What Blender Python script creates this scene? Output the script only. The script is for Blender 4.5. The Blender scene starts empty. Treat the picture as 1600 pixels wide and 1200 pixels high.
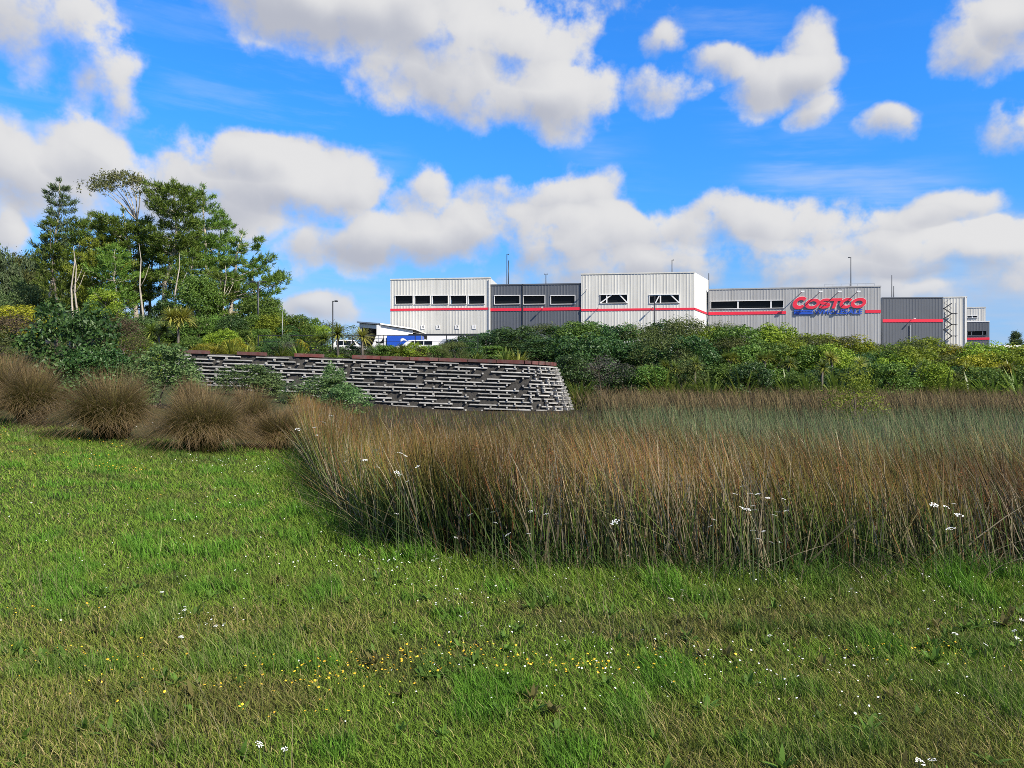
import bpy, math, random
import numpy as np
from mathutils import Vector, Matrix

random.seed(11)
rng = np.random.default_rng(11)
sc = bpy.context.scene
R = math.radians

# ------------------------------------------------------------------ camera
EYE = 1.6
cam = bpy.data.cameras.new('camera')
cam.sensor_width = 36.0
cam.lens = 27.0
cam.clip_start = 0.05
cam.clip_end = 6000
cam_o = bpy.data.objects.new('camera', cam)
sc.collection.objects.link(cam_o)
cam_o.location = (0, 0, EYE)
cam_o.rotation_euler = (R(90), 0, 0)
sc.camera = cam_o

# ------------------------------------------------------------------ light
SUN_AZ = R(48)      # swung from straight behind the camera towards the right
SUN_EL = R(41)
to_sun = Vector((math.sin(SUN_AZ) * math.cos(SUN_EL), -math.cos(SUN_AZ) * math.cos(SUN_EL), math.sin(SUN_EL)))
sun = bpy.data.lights.new('sun', 'SUN')
sun.energy = 4.8
sun.angle = R(0.6)
sun.color = (1.0, 0.92, 0.78)
sun_o = bpy.data.objects.new('sun', sun)
sc.collection.objects.link(sun_o)
sun_o.rotation_euler = to_sun.to_track_quat('Z', 'Y').to_euler()
sun_o.location = (30, -30, 60)

vs = sc.view_settings
vs.view_transform = 'Standard'
vs.look = 'None'
vs.exposure = 0.7
vs.gamma = 1.0
vs.use_curve_mapping = False
sc.cycles.max_bounces = 4
sc.cycles.diffuse_bounces = 2
sc.cycles.glossy_bounces = 2
sc.cycles.transmission_bounces = 4
sc.cycles.transparent_max_bounces = 6
sc.cycles.use_denoising = False
sc.cycles.pixel_filter_type = 'BLACKMAN_HARRIS'
sc.cycles.filter_width = 0.85
sc.cycles.sample_clamp_indirect = 6


# ------------------------------------------------------------------ node helpers
class NT:
    def __init__(self, tree):
        self.t = tree
        self.n = tree.nodes
        self.l = tree.links

    def node(self, typ, **kw):
        nd = self.n.new(typ)
        for k, v in kw.items():
            setattr(nd, k, v)
        return nd

    def put(self, sock, v):
        if isinstance(v, bpy.types.NodeSocket):
            self.l.new(v, sock)
        else:
            sock.default_value = v

    def math(self, op, a, b=None, c=None, clamp=False):
        nd = self.node('ShaderNodeMath', operation=op, use_clamp=clamp)
        self.put(nd.inputs[0], a)
        if b is not None:
            self.put(nd.inputs[1], b)
        if c is not None:
            self.put(nd.inputs[2], c)
        return nd.outputs[0]

    def sstep(self, v, a, b, o0=0.0, o1=1.0):
        nd = self.node('ShaderNodeMapRange', interpolation_type='SMOOTHSTEP')
        self.put(nd.inputs[0], v)
        self.put(nd.inputs[1], a)
        self.put(nd.inputs[2], b)
        self.put(nd.inputs[3], o0)
        self.put(nd.inputs[4], o1)
        return nd.outputs[0]

    def mix(self, fac, a, b, blend='MIX'):
        nd = self.node('ShaderNodeMix', data_type='RGBA', blend_type=blend)
        self.put(nd.inputs[0], fac)
        self.put(nd.inputs[6], a)
        self.put(nd.inputs[7], b)
        return nd.outputs[2]

    def noise(self, vec, scale, detail=4, rough=0.5, lac=2.0):
        nd = self.node('ShaderNodeTexNoise')
        if vec is not None:
            self.l.new(vec, nd.inputs['Vector'])
        nd.inputs['Scale'].default_value = scale
        nd.inputs['Detail'].default_value = detail
        nd.inputs['Roughness'].default_value = rough
        nd.inputs['Lacunarity'].default_value = lac
        return nd.outputs[0]


# ------------------------------------------------------------------ sky
def build_sky():
    w = bpy.data.worlds.new('World')
    sc.world = w
    w.use_nodes = True
    w.cycles.sampling_method = 'MANUAL'
    w.cycles.sample_map_resolution = 256
    w.node_tree.nodes.clear()
    N = NT(w.node_tree)
    out = N.node('ShaderNodeOutputWorld')
    bg = N.node('ShaderNodeBackground')
    bg.inputs[1].default_value = 0.1
    N.l.new(bg.outputs[0], out.inputs[0])
    sky = N.node('ShaderNodeTexSky', sky_type='NISHITA')
    sky.sun_disc = False
    sky.sun_elevation = SUN_EL
    sky.sun_rotation = math.pi - SUN_AZ
    sky.altitude = 30
    sky.air_density = 1.0
    sky.dust_density = 0.2
    sky.ozone_density = 2.0
    tc = N.node('ShaderNodeTexCoord')
    d = tc.outputs['Generated']
    sep = N.node('ShaderNodeSeparateXYZ')
    N.l.new(d, sep.inputs[0])
    az = N.math('ARCTAN2', sep.outputs[0], sep.outputs[1])
    el = N.math('ARCSINE', sep.outputs[2])
    # clear, deep blue air: the same all round, only with height above the horizon
    rp = N.node('ShaderNodeValToRGB')
    N.l.new(N.math('DIVIDE', el, 0.6, clamp=True), rp.inputs[0])
    els = rp.color_ramp.elements
    for i, (p_, c_) in enumerate(((0, (.13, .24, .525)), (.14, (.165, .30, .50)), (.22, (.18, .33, .50)), (.34, (.13, .38, .64)), (.55, (.115, .43, .78)), (.85, (.115, .46, .88)))):
        e_ = els[i] if i < 2 else els.new(p_)
        e_.position = p_
        e_.color = (*c_, 1)
    skyc = N.mix(1.0, sky.outputs[0], rp.outputs[0], 'MULTIPLY')
    skyc = N.mix(1.0, skyc, (2, 2, 2, 1), 'MULTIPLY')
    # two octaves of domain warp so that the cloud outlines billow
    wn = N.node('ShaderNodeTexNoise')
    N.l.new(d, wn.inputs['Vector'])
    wn.inputs['Scale'].default_value = 7.0
    wn.inputs['Detail'].default_value = 2.0
    wn.inputs['Roughness'].default_value = 0.55
    ws = N.node('ShaderNodeSeparateColor')
    N.l.new(wn.outputs['Color'], ws.inputs[0])
    azw = N.math('MULTIPLY_ADD', N.math('SUBTRACT', ws.outputs[0], 0.5), 0.13, az)
    elw = N.math('MULTIPLY_ADD', N.math('SUBTRACT', ws.outputs[1], 0.5), 0.085, el)

    pwn = N.node('ShaderNodeCombineXYZ')
    N.l.new(azw, pwn.inputs[0])
    N.l.new(elw, pwn.inputs[1])
    pw = pwn.outputs[0]
    # cumulus clumps: direction (from where they stand over the land), angular size, weight
    B = [(60, 40, 165, 115, 1), (160, 110, 65, 80, 1),
         (40, 275, 150, 72, 1), (150, 245, 80, 55, 1), (340, 290, 190, 72, 1), (480, 300, 130, 55, 1), (400, 250, 90, 38, .9),
         (640, 20, 300, 80, 1), (740, 110, 170, 90, 1), (880, 160, 100, 72, 1), (480, 10, 190, 60, .9), (850, 50, 70, 70, 1),
         (1030, 62, 46, 34, .8), (1030, 138, 56, 40, .9),
         (1110, 100, 48, 32, .95), (1195, 125, 80, 52, 1), (1255, 105, 52, 72, 1), (1268, 180, 40, 36, .9),
         (1545, 60, 90, 66, 1), (1600, 20, 70, 60, 1), (1390, 210, 50, 26, .8), (1590, 205, 55, 48, .9),
         (590, 378, 135, 46, 1), (665, 315, 44, 46, .9), (850, 325, 110, 52, 1), (740, 372, 210, 48, 1), (920, 385, 160, 52, 1),
         (1190, 365, 200, 58, 1), (1410, 365, 100, 46, .95), (1300, 415, 340, 44, 1), (1500, 405, 130, 46, 1), (1575, 430, 110, 70, 1),
         (500, 478, 70, 24, .8), (1000, 432, 260, 36, .9), (1340, 470, 260, 30, .8), (-10, 365, 36, 34, .9), (1500, 330, 60, 30, .75)]
    dens = None
    vert = None
    for (px, py, rx, ry, wt) in B:
        u, v = (px - 800) / 1200.0, (600 - py) / 1200.0
        a0 = math.atan(u)
        e0 = math.atan2(v, math.hypot(1, u))
        ra = rx / 1200.0 * math.cos(a0) ** 2 * 1.12
        re = ry / 1200.0 * math.cos(a0) * math.cos(e0) ** 2 * 1.12
        q = N.node('ShaderNodeVectorMath', operation='MULTIPLY_ADD')
        N.l.new(pw, q.inputs[0])
        q.inputs[1].default_value = (1 / ra, 1 / re, 0)
        q.inputs[2].default_value = (-a0 / ra, -e0 / re, 0)
        dt = N.node('ShaderNodeVectorMath', operation='DOT_PRODUCT')
        N.l.new(q.outputs[0], dt.inputs[0])
        N.l.new(q.outputs[0], dt.inputs[1])
        m = N.math('MULTIPLY_ADD', dt.outputs['Value'], -wt, wt)
        dens = m if dens is None else N.math('MAXIMUM', dens, m)
        lt = N.node('ShaderNodeVectorMath', operation='DOT_PRODUCT')
        N.l.new(q.outputs[0], lt.inputs[0])
        lt.inputs[1].default_value = (.45, .8, 0)
        vert = N.math('MULTIPLY_ADD', N.math('MAXIMUM', m, 0.0), lt.outputs['Value'], 0.0 if vert is None else vert)
    # the same broken cumulus cover all round the rest of the sky
    flat = N.node('ShaderNodeCombineXYZ')
    zz = N.math('MAXIMUM', N.math('ADD', sep.outputs[2], 0.12), 0.05)
    N.l.new(N.math('DIVIDE', sep.outputs[0], zz), flat.inputs[0])
    N.l.new(N.math('DIVIDE', sep.outputs[1], zz), flat.inputs[1])
    gen = N.noise(flat.outputs[0], 0.9, 3, 0.5)
    gen = N.math('MULTIPLY_ADD', gen, 5.0, -2.35)
    gen = N.math('MINIMUM', gen, 1.0)
    front = N.math('MULTIPLY', N.sstep(N.math('ABSOLUTE', az), 0.60, 0.85, 1.0, 0.0), N.sstep(el, 0.46, 0.62, 1.0, 0.0))
    gen = N.math('SUBTRACT', gen, N.math('MULTIPLY', front, 4.0))
    dens = N.math('MAXIMUM', dens, gen)

    def puffs(vec):
        # rounded billows: cells of a warped pattern, broken up by finer noise
        vd = N.node('ShaderNodeVectorMath', operation='MULTIPLY_ADD')
        N.l.new(wn.outputs['Color'], vd.inputs[0])
        vd.inputs[1].default_value = (0.05, 0.05, 0.05)
        N.l.new(vec, vd.inputs[2])
        vo = N.node('ShaderNodeTexVoronoi', feature='F1')
        N.l.new(vd.outputs[0], vo.inputs['Vector'])
        vo.inputs['Scale'].default_value = 13.0
        vo.inputs['Detail'].default_value = 1.0
        vo.inputs['Roughness'].default_value = 0.55
        vo.inputs['Lacunarity'].default_value = 2.3
        n = N.noise(vec, 6.0, 6, 0.61)
        return N.math('SUBTRACT', N.math('MULTIPLY', n, 0.80), N.math('MULTIPLY', vo.outputs['Distance'], 0.26))
    f0 = puffs(d)
    off = N.node('ShaderNodeVectorMath', operation='ADD')
    N.l.new(d, off.inputs[0])
    off.inputs[1].default_value = (0.012, 0.0, 0.018)
    f1 = puffs(off.outputs[0])
    D = N.math('ADD', N.math('MULTIPLY', dens, 0.80), N.math('MULTIPLY_ADD', f0, 2.5, -0.50))
    fine = N.noise(d, 24.0, 5, 0.62)
    D = N.math('ADD', D, N.math('MULTIPLY_ADD', fine, 0.95, -0.475))
    # crisp tops, ragged and softer undersides
    soft = N.sstep(vert, -0.3, 0.35, 0.85, 0.34)
    alpha = N.sstep(D, -0.22, soft)
    # thin streaks
    st = N.node('ShaderNodeCombineXYZ')
    N.l.new(N.math('MULTIPLY', az, 3.0), st.inputs[0])
    N.l.new(N.math('MULTIPLY_ADD', az, 1.4, N.math('MULTIPLY', el, 20.0)), st.inputs[1])
    sn = N.noise(st.outputs[0], 1.3, 6, 0.6)
    big = N.noise(d, 2.6, 2, 0.5)
    wisp = N.math('MULTIPLY', N.sstep(sn, 0.46, 0.72), N.sstep(big, 0.42, 0.62))
    wisp = N.math('MULTIPLY', wisp, N.sstep(el, 0.02, 0.2, 0.9, 0.55))
    veil = N.math('MULTIPLY', N.sstep(N.noise(st.outputs[0], 0.8, 5, 0.62), 0.40, 0.66), N.sstep(N.noise(d, 3.3, 1, 0.5), 0.47, 0.66))
    wisp = N.math('MAXIMUM', wisp, N.math('MULTIPLY', veil, N.sstep(el, 0.38, 0.25)))
    # how much light a spot of cloud shows: relief towards the sun, thick grey bases, bright rims
    rel = N.math('MULTIPLY', N.math('SUBTRACT', f0, f1), 1.25)
    rel = N.math('MAXIMUM', N.math('MINIMUM', rel, 0.4), -0.35)
    shade = N.math('ADD', N.math('MULTIPLY_ADD', vert, 1.0, 0.58), rel)
    shade = N.math('SUBTRACT', shade, N.math('MULTIPLY', N.sstep(D, 0.5, 1.6), 0.16))
    shade = N.sstep(shade, -0.05, 1.05)
    ccol = N.mix(shade, (2.9, 3.05, 3.55, 1), (4.8, 4.8, 4.85, 1))
    ccol = N.mix(N.sstep(el, 0.02, 0.16, 0.35, 0.0), ccol, (2.6, 3.35, 4.7, 1))
    c1 = N.mix(N.math('MULTIPLY', wisp, 0.5), skyc, (3.6, 4.2, 5.2, 1))
    low = N.math('MULTIPLY', N.sstep(el, 0.17, 0.03), N.sstep(N.noise(st.outputs[0], 0.9, 5, 0.6), 0.30, 0.62))
    c1 = N.mix(N.math('MULTIPLY', low, 0.75), c1, (3.1, 3.6, 4.5, 1))
    c2 = N.mix(alpha, c1, ccol)
    # below the horizon: ground bounce colour
    c3 = N.mix(N.sstep(el, -0.03, -0.005), (0.9, 1.0, 0.6, 1), c2)
    N.l.new(c3, bg.inputs[0])


build_sky()

# ------------------------------------------------------------------ generic helpers
COL = sc.collection
M = {}


def P(px, py, z):
    """photo pixel at a known distance -> world point"""
    return Vector(((px - 800) / 1200.0 * z, z, EYE + (600 - py) / 1200.0 * z))


def tag(o, label=None, cat=None, group=None, kind=None):
    if label:
        o['label'] = label
    if cat:
        o['category'] = cat
    if group:
        o['group'] = group
    if kind:
        o['kind'] = kind
    return o


def empty(name, loc, label, cat, group=None, rz=0.0):
    o = bpy.data.objects.new(name, None)
    o.empty_display_size = 0.3
    COL.objects.link(o)
    o.location = loc
    o.rotation_euler = (0, 0, rz)
    return tag(o, label, cat, group)


def link(name, me, parent=None):
    o = bpy.data.objects.new(name, me)
    COL.objects.link(o)
    if parent is not None:
        o.parent = parent
    return o


def tri_mesh(name, V, F, mat, attrs=None, smooth=False):
    V = np.asarray(V, dtype=np.float32)
    F = np.asarray(F, dtype=np.int32)
    me = bpy.data.meshes.new(name)
    k = F.shape[1]
    me.vertices.add(len(V))
    me.vertices.foreach_set('co', V.ravel())
    me.loops.add(F.size)
    me.loops.foreach_set('vertex_index', F.ravel())
    me.polygons.add(len(F))
    me.polygons.foreach_set('loop_start', np.arange(0, F.size, k, dtype=np.int32))
    if smooth:
        me.polygons.foreach_set('use_smooth', np.ones(len(F), dtype=bool))
    if attrs:
        for an, arr in attrs.items():
            arr = np.asarray(arr, dtype=np.float32)
            if arr.ndim == 1:
                a = me.attributes.new(an, 'FLOAT', 'POINT')
                a.data.foreach_set('value', arr)
            else:
                if arr.shape[1] == 3:
                    arr = np.concatenate([arr, np.ones((len(arr), 1), np.float32)], 1)
                a = me.attributes.new(an, 'FLOAT_COLOR', 'POINT')
                a.data.foreach_set('color', arr.ravel())
    me.materials.append(mat)
    me.update(calc_edges=True)
    return me


class MB:
    """collects simple solids into one mesh"""

    def __init__(self):
        self.v, self.f = [], []

    def add(self, vs, fs):
        b = len(self.v)
        self.v += [tuple(p) for p in vs]
        self.f += [tuple(i + b for i in f) for f in fs]
        return self

    def box(self, c, s, rz=0.0, M4=None):
        x, y, z = s[0] / 2, s[1] / 2, s[2] / 2
        vs = [Vector(p) for p in ((-x, -y, -z), (x, -y, -z), (x, y, -z), (-x, y, -z), (-x, -y, z), (x, -y, z), (x, y, z), (-x, y, z))]
        m = Matrix.Translation(c) @ Matrix.Rotation(rz, 4, 'Z') if M4 is None else M4
        vs = [m @ p for p in vs]
        return self.add(vs, [(0, 3, 2, 1), (4, 5, 6, 7), (0, 1, 5, 4), (1, 2, 6, 5), (2, 3, 7, 6), (3, 0, 4, 7)])

    def bar(self, a, b, w, h=None, up=(0, 0, 1)):
        a, b = Vector(a), Vector(b)
        h = h or w
        d = (b - a)
        L = d.length
        d.normalize()
        u = Vector(up)
        if abs(d.dot(u)) > 0.98:
            u = Vector((0, 1, 0))
        s = d.cross(u).normalized()
        u = s.cross(d).normalized()
        m = Matrix((( d.x, s.x, u.x, (a.x + b.x) / 2), (d.y, s.y, u.y, (a.y + b.y) / 2), (d.z, s.z, u.z, (a.z + b.z) / 2), (0, 0, 0, 1)))
        return self.box((0, 0, 0), (L, w, h), M4=m)

    def tube(self, pts, rad, n=6, cap=True):
        pts = [Vector(p) for p in pts]
        b = len(self.v)
        ref = None
        for i, p in enumerate(pts):
            d = (pts[min(i + 1, len(pts) - 1)] - pts[max(i - 1, 0)]).normalized()
            if ref is None:
                ref = d.cross(Vector((0.3, 1, 0.2))).normalized()
            s = (ref - d * ref.dot(d)).normalized()
            ref = s
            t = d.cross(s)
            r = rad[i] if hasattr(rad, '__len__') else rad
            for k in range(n):
                a = 2 * math.pi * k / n
                self.v.append(tuple(p + (s * math.cos(a) + t * math.sin(a)) * r))
        for i in range(len(pts) - 1):
            for k in range(n):
                q = b + i * n
                self.f.append((q + k, q + (k + 1) % n, q + n + (k + 1) % n, q + n + k))
        if cap:
            self.f.append(tuple(b + k for k in range(n))[::-1])
            self.f.append(tuple(b + (len(pts) - 1) * n + k for k in range(n)))
        return self

    def prism(self, poly, ax, ay, n, d):
        """polygon in the plane (ax, ay) with origin in poly as 2D, extruded by d along n"""
        poly3 = [Vector(ax) * p[0] + Vector(ay) * p[1] for p in poly]
        k = len(poly)
        vs = poly3 + [p + Vector(n) * d for p in poly3]
        fs = [tuple(range(k))[::-1], tuple(range(k, 2 * k))]
        fs += [(i, (i + 1) % k, k + (i + 1) % k, k + i) for i in range(k)]
        return self.add(vs, fs)

    def mesh(self, name, mat, smooth=False):
        me = bpy.data.meshes.new(name)
        me.from_pydata(self.v, [], self.f)
        me.materials.append(mat)
        if smooth:
            me.polygons.foreach_set('use_smooth', np.ones(len(me.polygons), dtype=bool))
        me.update()
        return me

    def build(self, name, mat, parent=None, smooth=False):
        return link(name, self.mesh(name, mat, smooth), parent)


# ------------------------------------------------------------------ numpy noise
_lat = rng.random((256, 256))


def vnoise(x, y, s):
    x = np.asarray(x) * s + 100.3
    y = np.asarray(y) * s + 57.7
    xi, yi = np.floor(x).astype(int), np.floor(y).astype(int)
    fx, fy = x - xi, y - yi
    fx = fx * fx * (3 - 2 * fx)
    fy = fy * fy * (3 - 2 * fy)
    a = _lat[xi % 256, yi % 256]
    b = _lat[(xi + 1) % 256, yi % 256]
    c = _lat[xi % 256, (yi + 1) % 256]
    d = _lat[(xi + 1) % 256, (yi + 1) % 256]
    return (a * (1 - fx) + b * fx) * (1 - fy) + (c * (1 - fx) + d * fx) * fy


def fnoise(x, y, s, o=3):
    t, a, n = 0, 1.0, 0
    for i in range(o):
        t = t + a * vnoise(x, y, s * 2 ** i)
        n += a
        a *= 0.5
    return t / n


def ss(a, b, t):
    t = np.clip((np.asarray(t, dtype=float) - a) / (b - a), 0, 1)
    return t * t * (3 - 2 * t)


# ------------------------------------------------------------------ terrain
def wall_top(x):          # top of the crib wall, falling gently to the right
    return 3.0 - 0.0315 * (np.asarray(x, dtype=float) - 0.0)


def xleft(y):             # left shore of the rush wetland
    return np.interp(y, [6.2, 6.5, 6.9, 7.8, 11.5, 18, 30, 44, 60], [1.6, 0.2, -0.7, -1.6, -3.0, -5.0, -8.4, -12, -14])


def yfront(x):            # near shore of the rush wetland
    return np.interp(x, [-1.6, -0.7, 0.2, 1.6, 4, 8, 14, 40], [7.8, 6.9, 6.5, 6.3, 6.35, 6.2, 6.0, 4.0])


def inwet(x, y):
    return np.clip(np.minimum((np.asarray(x) - xleft(y)) / 0.6, (np.asarray(y) - yfront(x)) / 0.4), 0, 1)


def H(x, y):
    x = np.asarray(x, dtype=float)
    y = np.asarray(y, dtype=float)
    left = 0.085 * np.log1p(np.exp(np.clip(-(x + 3.6) * 1.2, -30, 30))) / 1.2
    left = np.minimum(left, 1.9) * ss(3, 12, y)
    h = left + 0.05 * (fnoise(x, y, 0.35, 2) - 0.5)
    h = h - 0.18 * inwet(x, y)
    plat = wall_top(np.clip(x, -40, 6)) - 0.35 + (5.0 - 2.8) * ss(52, 84, y)
    plat = np.minimum(plat, 5.0)
    # behind the crib wall (left) and the planted bank (right)
    dx = np.maximum(x - 0.7, 0)
    inside = 3.5 - np.where(y < 54, np.hypot(dx, y - 54), dx) + 4.0 * ss(58, 68, y)     # behind the wall's foot line, round its curved end
    tl = ss(1.05, 2.1, inside)
    tr = ss(55, 80, y + 1.4 * (fnoise(x, y, 0.12, 2) - 0.5)) * ss(0.5, 3.0, x)
    wl = ss(-40, -27, x)
    tleft = ss(34, 66, y)
    t = tleft * (1 - wl) + wl * np.maximum(tl, tr)
    h = h * (1 - t) + plat * t
    # wooded hill far on the left
    h = h + 20 * ss(-45, -150, x) * ss(95, 190, y)
    return h


def Hs(x, y):
    return float(H(np.array([x]), np.array([y]))[0])


# ------------------------------------------------------------------ materials
def principled(name, col, rough=0.6, metal=0.0, spec=0.5, noise=None, bump=None):
    m = bpy.data.materials.new(name)
    m.use_nodes = True
    N = NT(m.node_tree)
    b = N.n['Principled BSDF']
    b.inputs['Base Color'].default_value = (*col, 1)
    b.inputs['Roughness'].default_value = rough
    b.inputs['Metallic'].default_value = metal
    b.inputs['Specular IOR Level'].default_value = spec
    tc = None
    if noise:
        sc_, amt, dark = noise
        tc = N.node('ShaderNodeTexCoord').outputs['Object']
        f = N.noise(tc, sc_, 5, 0.6)
        f = N.sstep(f, 0.5 - amt, 0.5 + amt)
        c = N.mix(f, (*[q * dark for q in col], 1), (*col, 1))
        N.l.new(c, b.inputs['Base Color'])
    if bump:
        if tc is None:
            tc = N.node('ShaderNodeTexCoord').outputs['Object']
        bn = N.node('ShaderNodeBump')
        bn.inputs['Strength'].default_value = bump[1]
        bn.inputs['Distance'].default_value = bump[2]
        N.l.new(N.noise(tc, bump[0], 4, 0.6), bn.inputs['Height'])
        N.l.new(bn.outputs[0], b.inputs['Normal'])
    M[name] = m
    return m


def foliage(name, cols, rough=0.55, trans=0.25, spec=0.2):
    """leaf material; the attribute 'tint' picks the leaf's own colour"""
    m = bpy.data.materials.new(name)
    m.use_nodes = True
    N = NT(m.node_tree)
    b = N.n['Principled BSDF']
    out = N.n['Material Output']
    at = N.node('ShaderNodeAttribute', attribute_name='tint')
    rp = N.node('ShaderNodeValToRGB')
    N.l.new(at.outputs['Fac'], rp.inputs[0])
    el = rp.color_ramp.elements
    for i, c in enumerate(cols):
        p = i / (len(cols) - 1)
        e = el[i] if i < 2 else el.new(p)
        e.position = p
        e.color = (*c, 1)
    el[len(cols) - 1].position = 1.0
    oi = N.node('ShaderNodeObjectInfo')
    hs = N.node('ShaderNodeHueSaturation')
    N.l.new(rp.outputs[0], hs.inputs['Color'])
    N.l.new(N.math('MULTIPLY_ADD', oi.outputs['Random'], 0.5, 0.75), hs.inputs['Value'])
    N.l.new(N.math('MULTIPLY_ADD', oi.outputs['Random'], 0.03, 0.485), hs.inputs['Hue'])
    c = hs.outputs[0]
    N.l.new(c, b.inputs['Base Color'])
    b.inputs['Roughness'].default_value = rough
    b.inputs['Specular IOR Level'].default_value = spec
    tr = N.node('ShaderNodeBsdfTranslucent')
    N.l.new(c, tr.inputs[0])
    mx = N.node('ShaderNodeMixShader')
    mx.inputs[0].default_value = trans
    N.l.new(b.outputs[0], mx.inputs[1])
    N.l.new(tr.outputs[0], mx.inputs[2])
    N.l.new(mx.outputs[0], out.inputs[0])
    M[name] = m
    return m


def blades(name, rough=0.6, trans=0.3, spec=0.12):
    """grass and rush material; each blade brings its own colour"""
    m = bpy.data.materials.new(name)
    m.use_nodes = True
    N = NT(m.node_tree)
    b = N.n['Principled BSDF']
    out = N.n['Material Output']
    at = N.node('ShaderNodeAttribute', attribute_name='col')
    N.l.new(at.outputs['Color'], b.inputs['Base Color'])
    b.inputs['Roughness'].default_value = rough
    b.inputs['Specular IOR Level'].default_value = spec
    tr = N.node('ShaderNodeBsdfTranslucent')
    N.l.new(at.outputs['Color'], tr.inputs[0])
    mx = N.node('ShaderNodeMixShader')
    mx.inputs[0].default_value = trans
    N.l.new(b.outputs[0], mx.inputs[1])
    N.l.new(tr.outputs[0], mx.inputs[2])
    N.l.new(mx.outputs[0], out.inputs[0])
    M[name] = m
    return m


blades('blade')
foliage('leaf_dark', [(.02, .05, .013), (.045, .095, .022), (.09, .155, .038)], rough=.45, spec=.28)
foliage('leaf_mid', [(.045, .09, .016), (.10, .175, .028), (.17, .25, .045)], rough=.45, trans=.3)
foliage('leaf_bright', [(.09, .145, .014), (.20, .28, .024), (.31, .38, .045)], rough=.5, trans=.32)
foliage('leaf_yellow', [(.13, .14, .012), (.27, .26, .02), (.40, .36, .03)], rough=.5, trans=.3)
foliage('leaf_olive', [(.035, .05, .014), (.08, .10, .026), (.15, .165, .045)], rough=.6)
foliage('leaf_brown', [(.045, .034, .02), (.09, .064, .038), (.15, .11, .065)], rough=.7)
foliage('leaf_grey', [(.04, .04, .034), (.075, .072, .06), (.13, .125, .105)], rough=.7)
foliage('leaf_sage', [(.045, .09, .024), (.10, .17, .05), (.20, .27, .11)], rough=.5, trans=.3)
foliage('needle', [(.05, .095, .014), (.11, .18, .026), (.18, .26, .045)], rough=.5, trans=.25)
foliage('needle_grey', [(.042, .066, .026), (.08, .115, .045), (.125, .16, .07)], rough=.55, trans=.2)
foliage('needle_yellow', [(.09, .12, .014), (.17, .21, .025), (.26, .29, .04)], rough=.5, trans=.25)
foliage('gum_leaf', [(.06, .075, .025), (.12, .13, .04), (.18, .18, .06)], rough=.5)
foliage('strap', [(.06, .10, .016), (.15, .21, .035), (.32, .33, .07)], rough=.4, trans=.3, spec=.3)
foliage('strap_yellow', [(.12, .14, .02), (.26, .27, .045), (.42, .39, .10)], rough=.4, trans=.3, spec=.3)
principled('bark', (.17, .145, .115), .9, noise=(3.0, .25, .45), bump=(12, .6, .03))
principled('bark_pale', (.46, .41, .33), .85, noise=(2.0, .25, .5), bump=(10, .5, .03))
principled('stem', (.11, .085, .06), .9)
principled('clad_light', (.56, .55, .505), .45, noise=(.35, .3, .93))
principled('clad_white', (.70, .70, .68), .45, noise=(.4, .3, .94))
principled('clad_dark', (.085, .092, .105), .42, noise=(.35, .3, .9))
principled('clad_mid', (.32, .32, .315), .42, noise=(.35, .3, .93))
principled('red_paint', (.66, .02, .045), .4, noise=(1.5, .3, .9))
principled('blue_paint', (.012, .07, .42), .4)
principled('white_paint', (.66, .655, .64), .45)
principled('dark_metal', (.025, .027, .03), .45, metal=.3)
principled('grey_metal', (.32, .33, .34), .45, metal=.5)
principled('glass', (.006, .007, .008), .12, spec=.12)
principled('roof_grey', (.32, .33, .34), .6)
principled('asphalt', (.05, .05, .052), .9, noise=(2.0, .3, .7))
principled('concrete', (.40, .39, .365), .85, noise=(1.1, .25, .55), bump=(30, .4, .01))
principled('stone_fill', (.045, .042, .038), .95, noise=(4, .3, .4), bump=(9, 1, .06))
principled('coping', (.13, .034, .028), .8, noise=(2.5, .3, .55), bump=(25, .4, .01))
principled('tyre', (.015, .015, .015), .9)
principled('petal_white', (.80, .80, .76), .7)
principled('petal_yellow', (.75, .42, .015), .6)
principled('orange_paint', (.45, .13, .02), .6)


def weathered(name, amount, streak=True):
    m = M[name]
    N = NT(m.node_tree)
    b = N.n['Principled BSDF']
    src = b.inputs['Base Color'].links[0].from_socket
    g = N.node('ShaderNodeNewGeometry').outputs['Position']
    mp = N.node('ShaderNodeMapping')
    mp.inputs['Scale'].default_value = (1.1, 1.1, .07) if streak else (1, 1, 1)
    N.l.new(g, mp.inputs[0])
    f = N.sstep(N.noise(mp.outputs[0], 1.0 if streak else 2.2, 6, .65), .38, .66)
    k = N.math('MULTIPLY', f, amount)
    c = N.mix(k, src, (.10, .095, .085, 1))
    if not streak:
        oi = N.node('ShaderNodeObjectInfo')
        hs = N.node('ShaderNodeHueSaturation')
        N.l.new(c, hs.inputs['Color'])
        N.l.new(N.math('MULTIPLY_ADD', oi.outputs['Random'], .65, .75), hs.inputs['Value'])
        c = hs.outputs[0]
    N.l.new(c, b.inputs['Base Color'])


weathered('clad_light', .2)
weathered('clad_mid', .25)
weathered('clad_white', .18)
weathered('concrete', .45, False)
weathered('coping', .5, False)


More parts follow.
